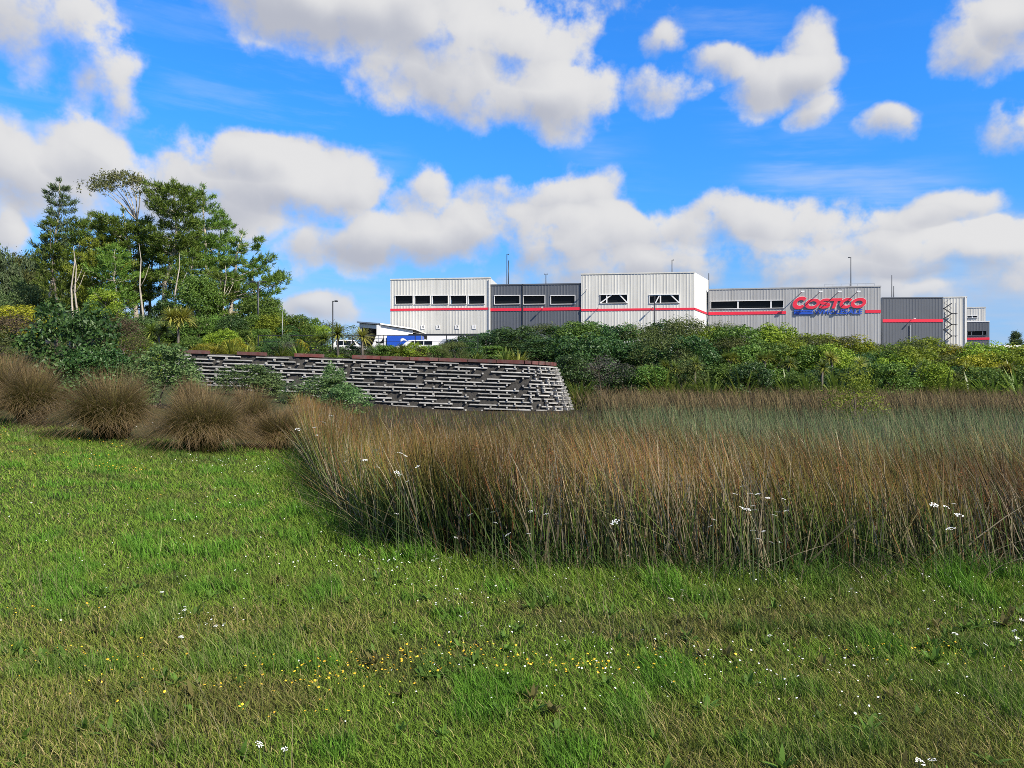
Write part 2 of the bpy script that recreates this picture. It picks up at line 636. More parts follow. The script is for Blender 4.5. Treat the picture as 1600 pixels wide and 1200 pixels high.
def ground_material():
    m = bpy.data.materials.new('ground')
    m.use_nodes = True
    N = NT(m.node_tree)
    b = N.n['Principled BSDF']
    b.inputs['Roughness'].default_value = 0.95
    b.inputs['Specular IOR Level'].default_value = 0.1
    g = N.node('ShaderNodeNewGeometry').outputs['Position']
    at = N.node('ShaderNodeAttribute', attribute_name='wet').outputs['Fac']
    n1 = N.noise(g, 0.7, 5, 0.6)
    n2 = N.noise(g, 25.0, 4, 0.65)
    grass = N.mix(N.sstep(n1, .35, .65), (.045, .062, .016, 1), (.075, .072, .028, 1))
    grass = N.mix(N.sstep(n2, .35, .7), (.02, .026, .009, 1), grass)
    mud = N.mix(N.sstep(n2, .3, .7), (.016, .014, .010, 1), (.045, .036, .022, 1))
    N.l.new(N.mix(at, grass, mud), b.inputs['Base Color'])
    bn = N.node('ShaderNodeBump')
    bn.inputs['Strength'].default_value = .8
    bn.inputs['Distance'].default_value = .03
    N.l.new(n2, bn.inputs['Height'])
    N.l.new(bn.outputs[0], b.inputs['Normal'])
    M['ground'] = m


ground_material()

# ------------------------------------------------------------------ ground sheet
def build_ground():
    xs = np.unique(np.concatenate([np.linspace(-3000, -200, 14), np.linspace(-200, -40, 41), np.linspace(-40, -14, 40), np.linspace(-14, 14, 113),
                                   np.linspace(14, 60, 60), np.linspace(60, 200, 36), np.linspace(200, 3000, 14)]))
    ys = np.unique(np.concatenate([np.linspace(-600, -10, 12), np.linspace(-10, 2, 13), np.linspace(2, 22, 81), np.linspace(22, 50, 57), np.linspace(50, 56, 25),
                                   np.linspace(56, 90, 46), np.linspace(90, 220, 66), np.linspace(220, 4000, 16)]))
    X, Y = np.meshgrid(xs, ys)
    Z = H(X, Y)
    V = np.stack([X, Y, Z], -1).reshape(-1, 3)
    nx, ny = len(xs), len(ys)
    i = np.arange(nx - 1)
    j = np.arange(ny - 1)
    I, J = np.meshgrid(i, j)
    q = (J * nx + I).ravel()
    F = np.stack([q, q + 1, q + nx + 1, q + nx], -1)
    wet = inwet(X, Y).ravel() * (1 - ss(50, 56, Y.ravel())) * (X.ravel() < 70)
    bank = ss(52, 54, Y.ravel()) * (1 - ss(78, 84, Y.ravel())) * 0.8
    tuss = ss(14.5, 19, Y.ravel() + 0.3 * (X.ravel() + 6)) * (X.ravel() < -4) * ss(60, 50, Y.ravel()) if False else 0
    wet = np.maximum(np.maximum(wet, bank), tuss)
    me = tri_mesh('ground', V, F, M['ground'], {'wet': wet}, smooth=True)
    o = link('ground', me)
    tag(o, kind='structure')
    cp = MB()
    z = 5.0
    cp.add([(-40, 86, z + .02), (70, 86, z + .02), (110, 116, z + .02), (110, 180, z + .02), (-40, 180, z + .02)], [(0, 1, 2, 3, 4)])
    o = cp.build('car_park', M['asphalt'])
    tag(o, kind='structure')


build_ground()

# ------------------------------------------------------------------ vegetation generators
def ribbons(base, height, width, lean, curve=1.7, segs=2, droop=0.0, face=None, taper=1.3):
    """many tapering blades -> V, F, t (0 at foot, 1 at tip); lean = horizontal tip offset (N,2)"""
    n = len(base)
    if face is None:
        face = rng.random(n) * math.pi
    side = np.stack([np.cos(face), np.sin(face), np.zeros(n)], -1)
    rows = []
    ts = []
    for k in range(segs + 1):
        t = k / segs
        p = base.copy()
        p[:, 0] += lean[:, 0] * t ** curve
        p[:, 1] += lean[:, 1] * t ** curve
        p[:, 2] += height * (t - droop * t ** 3)
        if k < segs:
            w = (width * (1 - 0.75 * t ** taper) * 0.5)[:, None]
            rows += [p - side * w, p + side * w]
            ts += [t, t]
        else:
            rows.append(p)
            ts.append(1.0)
    m = 2 * segs + 1
    V = np.stack(rows, 1).reshape(-1, 3)
    T = np.tile(np.array(ts), n)
    f = []
    for k in range(segs - 1):
        a = 2 * k
        f += [(a, a + 1, a + 3), (a, a + 3, a + 2)]
    a = 2 * (segs - 1)
    f.append((a, a + 1, a + 2))
    f = np.array(f)
    F = (np.arange(n)[:, None, None] * m + f[None]).reshape(-1, 3)
    return V, F, T, m


def leaf_quads(C, Nrm, size, aspect=0.5, jitter=0.7):
    """rhombic leaves at C facing roughly Nrm"""
    n = len(C)
    nn = Nrm + rng.normal(0, jitter, (n, 3))
    nn /= np.linalg.norm(nn, axis=1)[:, None] + 1e-9
    r = rng.normal(0, 1, (n, 3))
    a = np.cross(nn, r)
    a /= np.linalg.norm(a, axis=1)[:, None] + 1e-9
    b = np.cross(nn, a)
    s = (size * (0.6 + 0.8 * rng.random(n)))[:, None]
    v0 = C - a * s * .5
    v1 = C + b * s * aspect * .5 + nn * s * .08
    v2 = C + a * s * .5
    v3 = C - b * s * aspect * .5 + nn * s * .08
    V = np.stack([v0, v1, v2, v3], 1).reshape(-1, 3)
    k = np.arange(n) * 4
    F = np.concatenate([np.stack([k, k + 1, k + 2], -1), np.stack([k, k + 2, k + 3], -1)])
    return V, F


def cat_mesh(parts):
    Vs, Fs, b = [], [], 0
    for V, F in parts:
        Vs.append(V)
        Fs.append(F + b)
        b += len(V)
    return np.concatenate(Vs), np.concatenate(Fs)


def dome_crown(n, lobes, leaf, seed, squash=1.0, aspect=.5, jitter=.7, hollow=.55, spiky=0.0, lo=0.02):
    """leaves on the shells of many small lobes that fill a dome 1 wide, 1 high"""
    g = np.random.default_rng(seed)
    L = []
    while len(L) < lobes:
        a = g.random() * 2 * math.pi
        h = g.random() ** 0.9
        # dome outline
        rr = 0.5 * math.sqrt(max(0.0, 1 - (max(0, h - .25) / .8) ** 2)) * (0.82 + .18 * min(1, h / .2))
        r = rr * math.sqrt(g.random()) if g.random() < .25 else rr * (.72 + .25 * g.random())
        s = 0.10 + 0.11 * g.random()
        L.append((r * math.cos(a), r * math.sin(a), max(lo, h * (1 - s * .6)), s, g.random()))
    L = np.array(L)
    w = L[:, 3] ** 2
    idx = g.choice(len(L), n, p=w / w.sum())
    d = g.normal(0, 1, (n, 3))
    d[:, 2] = np.abs(d[:, 2]) * .9 + d[:, 2] * .25
    d /= np.linalg.norm(d, axis=1)[:, None]
    r = L[idx, 3] * (hollow + (1 - hollow) * g.random(n) ** .5)
    if spiky:
        r = r * (1 + spiky * (g.random(n) ** 6))
        d[:, 2] += spiky * .5
    C = L[idx, :3] + d * r[:, None] * np.array([1, 1, squash])
    C[:, 2] = np.maximum(C[:, 2], .01)
    V, F = leaf_quads(C, d + np.array([0, 0, .25]), np.full(n, leaf), aspect, jitter)
    tint = np.clip(0.45 * L[idx, 4] + 0.6 * g.random(n) - .05, 0, 1)
    return V, F, np.repeat(tint, 4)


def shrub_stems(seed, n=6, h=.75, r=.014):
    g = random.Random(seed)
    mb = MB()
    for i in range(n):
        a = g.random() * 6.28
        q = .1 + .3 * g.random()
        hh = h * (.6 + .4 * g.random())
        mb.tube([(0.02 * math.cos(a), .02 * math.sin(a), -.05), (q * .4 * math.cos(a), q * .4 * math.sin(a), hh * .45), (q * math.cos(a), q * math.sin(a), hh)], [r, r * .7, r * .25], 5)
    return mb


PROTO = {}


def proto_shrub(kind, mat, seeds, n, lobes, leaf, **kw):
    PROTO[kind] = []
    for s in seeds:
        V, F, T = dome_crown(n, lobes, leaf, s, **kw)
        cr = tri_mesh(kind + '_crown', V, F, M[mat], {'tint': T})
        st = shrub_stems(s).mesh(kind + '_stem', M['stem'])
        PROTO[kind].append((cr, st))


proto_shrub('dark', 'leaf_dark', (1, 2, 3), 7000, 85, .046, hollow=.5)
proto_shrub('mid', 'leaf_mid', (4, 5), 7000, 85, .046, hollow=.5)
proto_shrub('bright', 'leaf_bright', (6, 7), 7000, 85, .046, hollow=.5)
proto_shrub('yellow', 'leaf_yellow', (8,), 4200, 50, .045, hollow=.5)
proto_shrub('olive', 'leaf_olive', (9, 10, 11), 6500, 75, .034, aspect=.4, spiky=.35, hollow=.4)
proto_shrub('brown', 'leaf_brown', (12, 13), 6500, 70, .03, aspect=.3, spiky=.6)
proto_shrub('grey', 'leaf_grey', (14,), 6500, 70, .03, aspect=.35, spiky=.3)
proto_shrub('sapling', 'leaf_bright', (17, 18), 1500, 40, .05, aspect=.35, spiky=.9, hollow=.2)
proto_shrub('sage', 'leaf_sage', (15, 16), 5600, 55, .05, aspect=.45, spiky=.5, hollow=.4)


def shrub(kind, loc, w, h, label, group=None, name='shrub', cat='shrub', d=None):
    cr, st = random.choice(PROTO[kind])
    o = empty(name, loc, label, cat, group, rz=random.random() * 6.28)
    for nm, me in (('crown', cr), ('stem', st)):
        c = link(nm, me, o)
        c.scale = (w, d or w, h)
    return o


def shrub_px(kind, px, top, z, wpx, label, group=None, **kw):
    """shrub standing on the ground at distance z, its top where the photo shows it"""
    x = (px - 800) / 1200 * z
    g = Hs(x, z)
    h = EYE + (600 - top) / 1200 * z - g
    return shrub(kind, (x, z, g - .05), wpx / 1200 * z, max(h * 1.08, .4), label, group, **kw)


def strap_leaves(n, length, width, seed, up=.5, arch=1.0, z0=0.0, segs=4):
    """rosette of long arching strap leaves"""
    g = np.random.default_rng(seed)
    a = g.random(n) * 2 * math.pi
    e = up + (1 - up) * g.random(n) ** .7       # 1 = straight up
    L = length * (.7 + .5 * g.random(n))
    V, T = [], []
    for k in range(segs + 1):
        t = k / segs
        hor = L * t * np.sqrt(np.clip(1 - (e * .95) ** 2, 0, 1)) * (1 + .15 * t)
        ver = L * (e * t - arch * (1.15 - e) * t ** 2.2 * .75)
        c = np.stack([hor * np.cos(a), hor * np.sin(a), z0 + ver], -1)
        side = np.stack([-np.sin(a), np.cos(a), 0 * a], -1) * (width * .5 * (1 - .8 * t ** 2) + .002) if k < segs else None
        if k < segs:
            V += [c - side, c + side]
        else:
            V.append(c)
    m = 2 * segs + 1
    V = np.stack(V, 1).reshape(-1, 3)
    f = []
    for k in range(segs - 1):
        q = 2 * k
        f += [(q, q + 1, q + 3), (q, q + 3, q + 2)]
    q = 2 * (segs - 1)
    f.append((q, q + 1, q + 2))
    F = (np.arange(n)[:, None, None] * m + np.array(f)[None]).reshape(-1, 3)
    tint = np.repeat(np.clip(.25 + .5 * g.random(n) + .35 * (.7 - e), 0, 1), m)
    return V, F, tint


for kind, mat in (('flax', 'strap'), ('flax_y', 'strap_yellow')):
    PROTO[kind] = []
    for s in (21, 22):
        V, F, T = strap_leaves(150, 1.1, .075, s, up=.35, arch=.95)
        PROTO[kind].append(tri_mesh(kind + '_leaves', V, F, M[mat], {'tint': T}))
for s in (31, 32, 33):
    V, F, T = strap_leaves(190, .72, .055, s, up=-.45, arch=.4)
    PROTO.setdefault('head', []).append(tri_mesh('cabbage_head', V, F, M['strap'], {'tint': T}))
    PROTO.setdefault('head_y', []).append(tri_mesh('cabbage_head', V, F, M['strap_yellow'], {'tint': T}))


def flax_px(px, top, z, label, group, kind='flax', spread=1.0):
    x = (px - 800) / 1200 * z
    g = Hs(x, z)
    h = max(.5, EYE + (600 - top) / 1200 * z - g)
    o = empty('flax', (x, z, g - .03), label, 'plant', group, rz=random.random() * 6.28)
    c = link('leaves', random.choice(PROTO[kind]), o)
    c['kind'] = 'stuff'
    c.scale = (h * spread, h * spread, h)
    return o


def cabbage_px(px, top, z, label, group, heads=1, kind='head', size=1.0):
    x = (px - 800) / 1200 * z
    g = Hs(x, z)
    h = EYE + (600 - top) / 1200 * z - g
    o = empty('cabbage_tree', (x, z, g - .03), label, 'tree', group, rz=random.random() * 6.28)
    mb = MB()
    r = random.Random(int(px * 7 + top))
    fork = max(.1, h - .6 * size - .5 * (heads > 1))
    mb.tube([(0, 0, -.1), (.03, .02, fork * .5), (0, 0, fork)], [.11, .09, .08], 7)
    tips = []
    for k in range(heads):
        a = 6.28 * k / heads + r.random()
        q = 0.0 if heads == 1 else .38 * size
        tip = Vector((q * math.cos(a), q * math.sin(a), h - .55 * size - .25 * r.random() * (heads > 1)))
        mb.tube([(0, 0, fork - .05), tip * .6 + Vector((0, 0, fork * .4)), tip], [.075, .06, .055], 6)
        tips.append(tip)
    mb.build('trunk', M['bark'], o, True)
    for tip in tips:
        c = link('leaf_head', random.choice(PROTO[kind]), o)
        c['kind'] = 'stuff'
        c.location = tip
        c.scale = (size, size, size)
        c.rotation_euler = (r.uniform(-.3, .3), r.uniform(-.3, .3), r.random() * 6)
    return o


def tufts(C, D, n_per, length, width, g):
    """needle bunches: n_per narrow blades fanning out round direction D at each C"""
    n = len(C)
    C2 = np.repeat(C, n_per, 0)
    D2 = np.repeat(D, n_per, 0) + g.normal(0, .55, (n * n_per, 3))
    D2 /= np.linalg.norm(D2, axis=1)[:, None]
    L = length * (.6 + .6 * g.random(len(C2)))[:, None]
    s = np.cross(D2, g.normal(0, 1, D2.shape))
    s /= np.linalg.norm(s, axis=1)[:, None] + 1e-9
    C2 = C2 + g.normal(0, length * .22, C2.shape)
    V = np.stack([C2 - s * width * .5, C2 + s * width * .5, C2 + D2 * L + s * width * .18, C2 + D2 * L - s * width * .18], 1).reshape(-1, 3)
    k = np.arange(len(C2)) * 4
    F = np.concatenate([np.stack([k, k + 1, k + 2], -1), np.stack([k, k + 2, k + 3], -1)])
    return V, F


def pine(name, pts, r0, crown, width, prof, label, group=None, seed=1, step=.75, per=5, mat='needle', bark='bark', bias=None,
         limbs=(), up=.25, dens=1.0, tuft_len=.46, tuft_w=.07, bare=0.25):
    """pts: trunk path in world space; crown: fraction where the limbs begin; prof(f)->relative limb length"""
    g = np.random.default_rng(seed)
    rr = random.Random(seed)
    pts = [Vector(p) for p in pts]
    base = pts[0].copy()
    o = empty(name, base, label, 'tree', group)
    loc = [p - base for p in pts]
    segL = [0]
    for a, b in zip(loc, loc[1:]):
        segL.append(segL[-1] + (b - a).length)
    Ltot = segL[-1]

    def at(f):
        q = f * Ltot
        for i in range(len(loc) - 1):
            if q <= segL[i + 1] or i == len(loc) - 2:
                t = (q - segL[i]) / max(1e-6, segL[i + 1] - segL[i])
                return loc[i].lerp(loc[i + 1], t)
    mb = MB()
    K = 10
    path = [at(k / K) + Vector((rr.uniform(-.12, .12), rr.uniform(-.12, .12), 0)) * (1 if 0 < k < K else 0) for k in range(K + 1)]
    path[0] = path[0] - Vector((0, 0, .4))
    mb.tube(path, [r0 * (1 - .88 * (k / K)) for k in range(K + 1)], 8)
    C, D = [], []
    f = crown
    specs = []
    while f < .985:
        n = max(2, int(round(per * (.6 + .8 * rr.random()))))
        a0 = rr.random() * 6.28
        for k in range(n):
            specs.append((f + rr.uniform(-.01, .01), a0 + 6.28 * k / n + rr.uniform(-.4, .4), width * prof((f - crown) / (1 - crown)) * rr.uniform(.55, 1.1), up + rr.uniform(-.15, .25)))
        f += 1.3 * step / Ltot * rr.uniform(.6, 1.4)
    for l in limbs:
        specs.append(l)
    for (ff, az, L, upw) in specs:
        if bias is not None:
            L = L * (1 + bias[1] * math.cos(az - bias[0]))
        if L < .25:
            continue
        p0 = at(min(.99, ff))
        d = Vector((math.cos(az), math.sin(az), 0))
        e = [p0]
        sag = rr.uniform(-.1, .1)
        for q in (.3, .6, .85, 1.0):
            e.append(p0 + d * L * q + Vector((0, 0, 1)) * L * ((upw * q + .18 * q * q) * (1 - .75 * max(0, (ff - .7) / .3)) + sag * q * (1 - q)) + Vector((rr.uniform(-.1, .1), rr.uniform(-.1, .1), rr.uniform(-.06, .06))) * L * q * .5)
        rb = max(.018, r0 * .30 * min(1, L / 4) * (1 - .5 * ff))
        mb.tube(e, [rb, rb * .7, rb * .45, rb * .28, rb * .12], 4, cap=False)
        nt = int(max(4, L * 5.2 * dens))
        for i in range(nt):
            q = bare + (1 - bare) * (i + rr.random()) / nt
            j = min(3, int(q * 4))
            p = e[j].lerp(e[j + 1], q * 4 - j)
            sp = L * .25 * (1.15 - .6 * q)
            lat = Vector((-d.y, d.x, 0)) * rr.gauss(0, sp) + Vector((0, 0, rr.gauss(.03 * L, .03 * L)))
            C.append(p + lat)
            D.append((d * .55 + lat.normalized() * .5 + Vector((0, 0, .75))).normalized())
    for i in range(4):
        C.append(loc[-1] + Vector((rr.uniform(-.2, .2), rr.uniform(-.2, .2), rr.uniform(-.3, .1))))
        D.append(Vector((0, 0, 1)))
    mb.build('trunk', M[bark], o, True)
    C = np.array([tuple(c) for c in C])
    D = np.array([tuple(c) for c in D])
    V, F = tufts(C, D, 13, tuft_len, tuft_w, g)
    tint = np.clip(np.repeat(g.random(len(C)), 13) * .55 + g.random(len(C) * 13) * .5, 0, 1)
    link('crown', tri_mesh('pine_crown', V, F, M[mat], {'tint': np.repeat(tint, 4)}), o)
    return o


def broad_tree(name, base, h, w, label, mat, seed, cat='tree', group=None, trunk_h=.3, n=9000, leaf=.16, lobes=80, bark='bark', r0=.16, depth=None, **kw):
    o = empty(name, base, label, cat, group)
    ch = h * (1 - trunk_h * .6)
    V, F, T = dome_crown(n, lobes, leaf / max(w, .5), seed, **kw)
    V = V * np.array([w, depth or w, ch]) + np.array([0, 0, h - ch])
    link('crown', tri_mesh('crown', V, F, M[mat], {'tint': T}), o)
    rr = random.Random(seed)
    mb = MB()
    top = Vector((rr.uniform(-.2, .2), rr.uniform(-.2, .2), h * .8))
    mb.tube([(0, 0, -.3), (rr.uniform(-.1, .1), 0, h * .3), top * .75, top], [r0, r0 * .8, r0 * .5, r0 * .15], 7)
    for i in range(9):
        a = rr.random() * 6.28
        q = .25 + .5 * rr.random()
        s = Vector((0, 0, h * q))
        e = s + Vector((math.cos(a) * w * .36, math.sin(a) * w * .36, h * .2))
        mb.tube([s, s.lerp(e, .5) + Vector((0, 0, .1)), e], [r0 * .4, r0 * .25, r0 * .08], 5)
    mb.build('trunk', M[bark], o, True)
    return o

# ------------------------------------------------------------------ warehouse
class Face:
    """a vertical wall plane seen between two photo columns, at distances za and zb"""

    def __init__(self, pa, za, pb, zb):
        self.a = Vector(((pa - 800) / 1200 * za, za, 0))
        self.b = Vector(((pb - 800) / 1200 * zb, zb, 0))
        self.L = (self.b - self.a).length
        self.t = (self.b - self.a).normalized()
        self.n = Vector((self.t.y, -self.t.x, 0))       # outwards, to the viewer

    def hit(self, px, py):
        """photo pixel -> (distance along wall, height)"""
        u = (px - 800) / 1200
        den = self.t.x - u * self.t.y
        s = (u * self.a.y - self.a.x) / den
        z = self.a.y + s * self.t.y
        return s, EYE + (600 - py) / 1200 * z

    def pt(self, s, h, out=0.0):
        return self.a + self.t * s + self.n * out + Vector((0, 0, h))


def corrugated(face, z0, z1, holes, pitch=.46, depth=.024, s0=0.0, s1=None):
    """ribbed metal sheet with real openings; holes = (s0, s1, z0, z1)"""
    s1 = face.L if s1 is None else s1
    prof = [(0.0, 0.0), (.30, 0.0), (.42, 1.0), (.62, 1.0), (.74, 0.0)]
    cuts = sorted({s0, s1, *[h[0] for h in holes], *[h[1] for h in holes]})

    def outv(s):
        q = (s / pitch) % 1.0
        for (a, va), (b, vb) in zip(prof, prof[1:] + [(1.0, 0.0)]):
            if a <= q <= b:
                return depth * (va + (vb - va) * (q - a) / (b - a))
        return 0.0
    ss_ = set(cuts)
    k = math.floor(s0 / pitch)
    while k * pitch < s1:
        for q, _ in prof:
            s = (k + q) * pitch
            if s0 < s < s1 and all(abs(s - c) > .01 for c in cuts):
                ss_.add(s)
        k += 1
    ss_ = sorted(ss_)
    mb = MB()
    for a, b in zip(ss_, ss_[1:]):
        m = (a + b) / 2
        spans = [(z0, z1)]
        for h in holes:
            if h[0] < m < h[1]:
                ns = []
                for (p, q) in spans:
                    if h[2] > p:
                        ns.append((p, min(q, h[2])))
                    if h[3] < q:
                        ns.append((max(p, h[3]), q))
                spans = ns
        for (p, q) in spans:
            oa, ob = outv(a), outv(b)
            mb.add([face.pt(a, p, oa), face.pt(b, p, ob), face.pt(b, q, ob), face.pt(a, q, oa)], [(0, 1, 2, 3)])
    return mb


GZ = 5.0


def window_part(parent, face, rect, mat_frame, bars=(), brace=(), fw=.075):
    """one opening: frame bars (part) with dark panes (sub-parts)"""
    s0, s1, z0, z1 = rect
    fr = MB()

    def fbar(a, b, c, d, o0=-.12, o1=.10):
        p = [face.pt(a, c, o0), face.pt(b, c, o0), face.pt(b, c, o1), face.pt(a, c, o1), face.pt(a, d, o0), face.pt(b, d, o0), face.pt(b, d, o1), face.pt(a, d, o1)]
        fr.add(p, [(0, 1, 2, 3), (7, 6, 5, 4), (3, 2, 6, 7), (0, 4, 5, 1), (1, 5, 6, 2), (0, 3, 7, 4)])
    fbar(s0 - fw, s1 + fw, z1, z1 + fw, o1=.16)
    fbar(s0 - fw, s1 + fw, z0 - fw, z0, o1=.16)
    fbar(s0 - fw, s0, z0, z1)
    fbar(s1, s1 + fw, z0, z1)
    for q in bars:
        fbar(q - .09, q + .09, z0, z1, o1=.08)
    for (a, b) in brace:
        fr.bar(face.pt(a, z0, -.05), face.pt(b, z1, -.05), .16, .22, up=face.n)
    f = fr.build('window', mat_frame, parent)
    cuts = [s0, *bars, s1]
    for a, b in zip(cuts, cuts[1:]):
        pn = MB()
        p = [face.pt(a, z0, -.30), face.pt(b, z0, -.30), face.pt(b, z1, -.30), face.pt(a, z1, -.30)]
        q = [x - face.n * .05 for x in p]
        pn.add(p + q, [(0, 1, 2, 3), (7, 6, 5, 4), (0, 4, 5, 1), (2, 6, 7, 3), (1, 5, 6, 2), (0, 3, 7, 4)])
        pn.build('pane', M['glass'], f)


def block(parent, face, top, mat, side_mat, back=26.0, holes=(), right_end=None, base=GZ - .5, trim=True, left_side=True, trim_mat=None):
    corrugated(face, base, top, holes).build('wall', mat, parent)
    a, b = face.a, face.b
    back_v = -face.n * back
    rb = right_end if right_end is not None else b + back_v
    z0, z1 = Vector((0, 0, base)), Vector((0, 0, top))
    sd = MB()
    sd.add([b + z0, rb + z0, rb + z1, b + z1], [(0, 1, 2, 3)])
    sd.build('side_wall', side_mat, parent)
    if left_side:
        sl = MB()
        sl.add([a + back_v + z0, a + z0, a + z1, a + back_v + z1], [(0, 1, 2, 3)])
        sl.build('side_wall', side_mat, parent)
    rf = MB()
    zt = Vector((0, 0, top - .25))
    rf.add([a + zt, b + zt, b + back_v + zt, a + back_v + zt], [(0, 1, 2, 3)])
    rf.build('roof', M['roof_grey'], parent)
    if trim:
        tm = MB()
        p = [face.pt(-.06, top - .12, .09), face.pt(face.L + .06, top - .12, .09), face.pt(face.L + .06, top + .06, .09), face.pt(-.06, top + .06, .09)]
        q = [x - face.n * .5 for x in p]
        tm.add(p + q, [(0, 1, 2, 3), (3, 2, 6, 7), (7, 6, 5, 4), (1, 5, 6, 2), (0, 3, 7, 4), (0, 4, 5, 1)])
        tm.build('parapet_trim', trim_mat or mat, parent)


def stripe(parent, face, s0, s1, z0, z1):
    sb = MB()
    p = [face.pt(s0, z0, .085), face.pt(s1, z0, .085), face.pt(s1, z1, .085), face.pt(s0, z1, .085)]
    q = [x - face.n * .06 for x in p]
    sb.add(p + q, [(0, 1, 2, 3), (3, 2, 6, 7), (0, 4, 5, 1), (1, 5, 6, 2), (0, 3, 7, 4)])
    sb.build('stripe', M['red_paint'], parent)


def px_rect(face, x0, y0, x1, y1):
    s0, za = face.hit(x0, y1)
    s1, zb = face.hit(x1, y0)
    return (s0, s1, za, zb)


store = empty('warehouse_store', (12, 112, GZ), 'large grey and white ribbed metal warehouse with a red stripe, behind the planted bank', 'building')


def zF(px, off=0):
    return 112.0 / (1 + .12 * (px - 800) / 1200) + off


# block 1: pale, five windows
f1 = Face(610, zF(610), 766, zF(766))
_, t1 = f1.hit(690, 435)
h1 = [px_rect(f1, a, 462, b, 475) for a, b in ((618, 645), (648.5, 672), (676, 700), (704.5, 728.5), (732.5, 757))]
# block 2: slate, three windows
f2 = Face(766, zF(766, .25), 908, zF(908, .25))
_, t2 = f2.hit(836, 444)
h2 = [px_rect(f2, a, 462, b, 475) for a, b in ((773, 812), (818, 851), (861, 898))]
# block 3: pale and tall, two windows
f3 = Face(908, zF(908, 0), 1085, zF(1085, 0))
_, t3 = f3.hit(1000, 426.5)
h3 = [px_rect(f3, a, 460.5, b, 473.5) for a, b in ((938, 980), (1015, 1061))]
# block 4: mid grey with the sign
f4 = Face(1107, 116.0, 1376, 112.3)
_, t4 = f4.hit(1240, 449.5)
h4 = [px_rect(f4, 1111, 469.5, 1224, 482.5)]
f5 = Face(1379, 125, 1473, 124.6)
_, t5 = f5.hit(1420, 465)
f6 = Face(1474, 126.5, 1510.5, 126.0)
_, t6 = f6.hit(1490, 464)

# children are built in world space, so undo the Empty's offset
def under_store(fn):
    before = set(o.name for o in bpy.data.objects)
    fn()
    for o in bpy.data.objects:
        if o.name not in before and o.parent == store:
            o.matrix_parent_inverse = Matrix.Translation(-store.location)


def build_store():
    block(store, f1, t1, M['clad_light'], M['clad_light'], holes=h1)
    for r in h1:
        window_part(store, f1, r, M['white_paint'])
    stripe(store, f1, 0, f1.L, f1.hit(690, 484.8)[1], f1.hit(690, 481.5)[1])
    block(store, f2, t2, M['clad_dark'], M['clad_dark'], holes=h2, back=25, left_side=False)
    for i, r in enumerate(h2):
        window_part(store, f2, r, M['white_paint'] if i else M['white_paint'], fw=.09)
    stripe(store, f2, 0, f2.L, f2.hit(836, 485.5)[1], f2.hit(836, 481)[1])
    end3 = P(1107, 0, 117.5)
    end3.z = 0
    block(store, f3, t3, M['clad_light'], M['clad_white'], holes=h3, right_end=end3)
    r = h3[0]
    w = r[1] - r[0]
    window_part(store, f3, h3[0], M['white_paint'], bars=(r[0] + w * .24,), brace=((r[0], r[0] + w * .42), (r[1], r[1] - w * .28)))
    r = h3[1]
    w = r[1] - r[0]
    window_part(store, f3, h3[1], M['white_paint'], bars=(r[0] + w * .37,), brace=((r[0] + w * .2, r[0] + w * .34), (r[1], r[1] - w * .28)))
    stripe(store, f3, 0, f3.L, f3.hit(1000, 485)[1], f3.hit(1000, 481.8)[1])
    fe = Face(1085, zF(1085, 0), 1107, 117.5)
    stripe(store, fe, 0, fe.L, f3.hit(1000, 485)[1], f3.hit(1000, 481.8)[1])
    block(store, f4, t4, M['clad_mid'], M['clad_white'], holes=h4, back=24, left_side=False)
    r = h4[0]
    w = r[1] - r[0]
    window_part(store, f4, r, M['white_paint'], bars=(r[0] + w * .375, r[0] + w * .83))
    zs0, zs1 = f4.hit(1165, 491.5)[1], f4.hit(1165, 487)[1]
    stripe(store, f4, 0, f4.hit(1228, 490)[0], zs0, zs1)
    stripe(store, f4, f4.hit(1352, 490)[0], f4.L, zs0, zs1)
    block(store, f5, t5, M['clad_dark'], M['clad_dark'], back=20)
    stripe(store, f5, 0, f5.L, f5.hit(1420, 503.5)[1], f5.hit(1420, 498.8)[1])
    block(store, f6, t6, M['clad_light'], M['clad_white'], back=20, left_side=False)
    # downpipes on the slate blocks
    for f, px, y0, y1, m in ((f2, 817, 444, 540, 'dark_metal'), (f5, 1421.5, 508, 560, 'grey_metal'), (f6, 1508, 464, 560, 'white_paint'), (f1, 764.5, 436, 540, 'white_paint')):
        s, za = f.hit(px, y0)
        _, zb = f.hit(px, y1)
        MB().bar(f.pt(s, zb, .14), f.pt(s, za, .14), .12).build('downpipe', M[m], store)
    # small lamps that jut from the walls and throw slanting shadows
    for f, px, py in ((f2, 848, 482.5), (f3, 934, 482.5), (f3, 1019, 482), (f5, 1424, 499.5), (f3, 916, 454.5)):
        s, z = f.hit(px, py)
        mb = MB()
        mb.bar(f.pt(s, z, .05), f.pt(s, z + .1, .9), .07)
        mb.bar(f.pt(s, z + .1, .75), f.pt(s, z + .12, 1.25), .22, .12)
        mb.build('wall_lamp', M['white_paint'], store)
    # roof rail over the sign
    sa, zr = f4.hit(1294, 441.5)
    sb, _ = f4.hit(1373, 441.5)
    mb = MB()
    mb.bar(f4.pt(sa, zr, -2), f4.pt(sb, zr, -2), .05)
    mb.bar(f4.pt(sa, zr - .45, -2), f4.pt(sb, zr - .45, -2), .04)
    for k in range(7):
        s = sa + (sb - sa) * k / 6
        mb.bar(f4.pt(s, t4 - .3, -2), f4.pt(s, zr, -2), .05)
    mb.build('roof_rail', M['grey_metal'], store)


under_store(build_store)

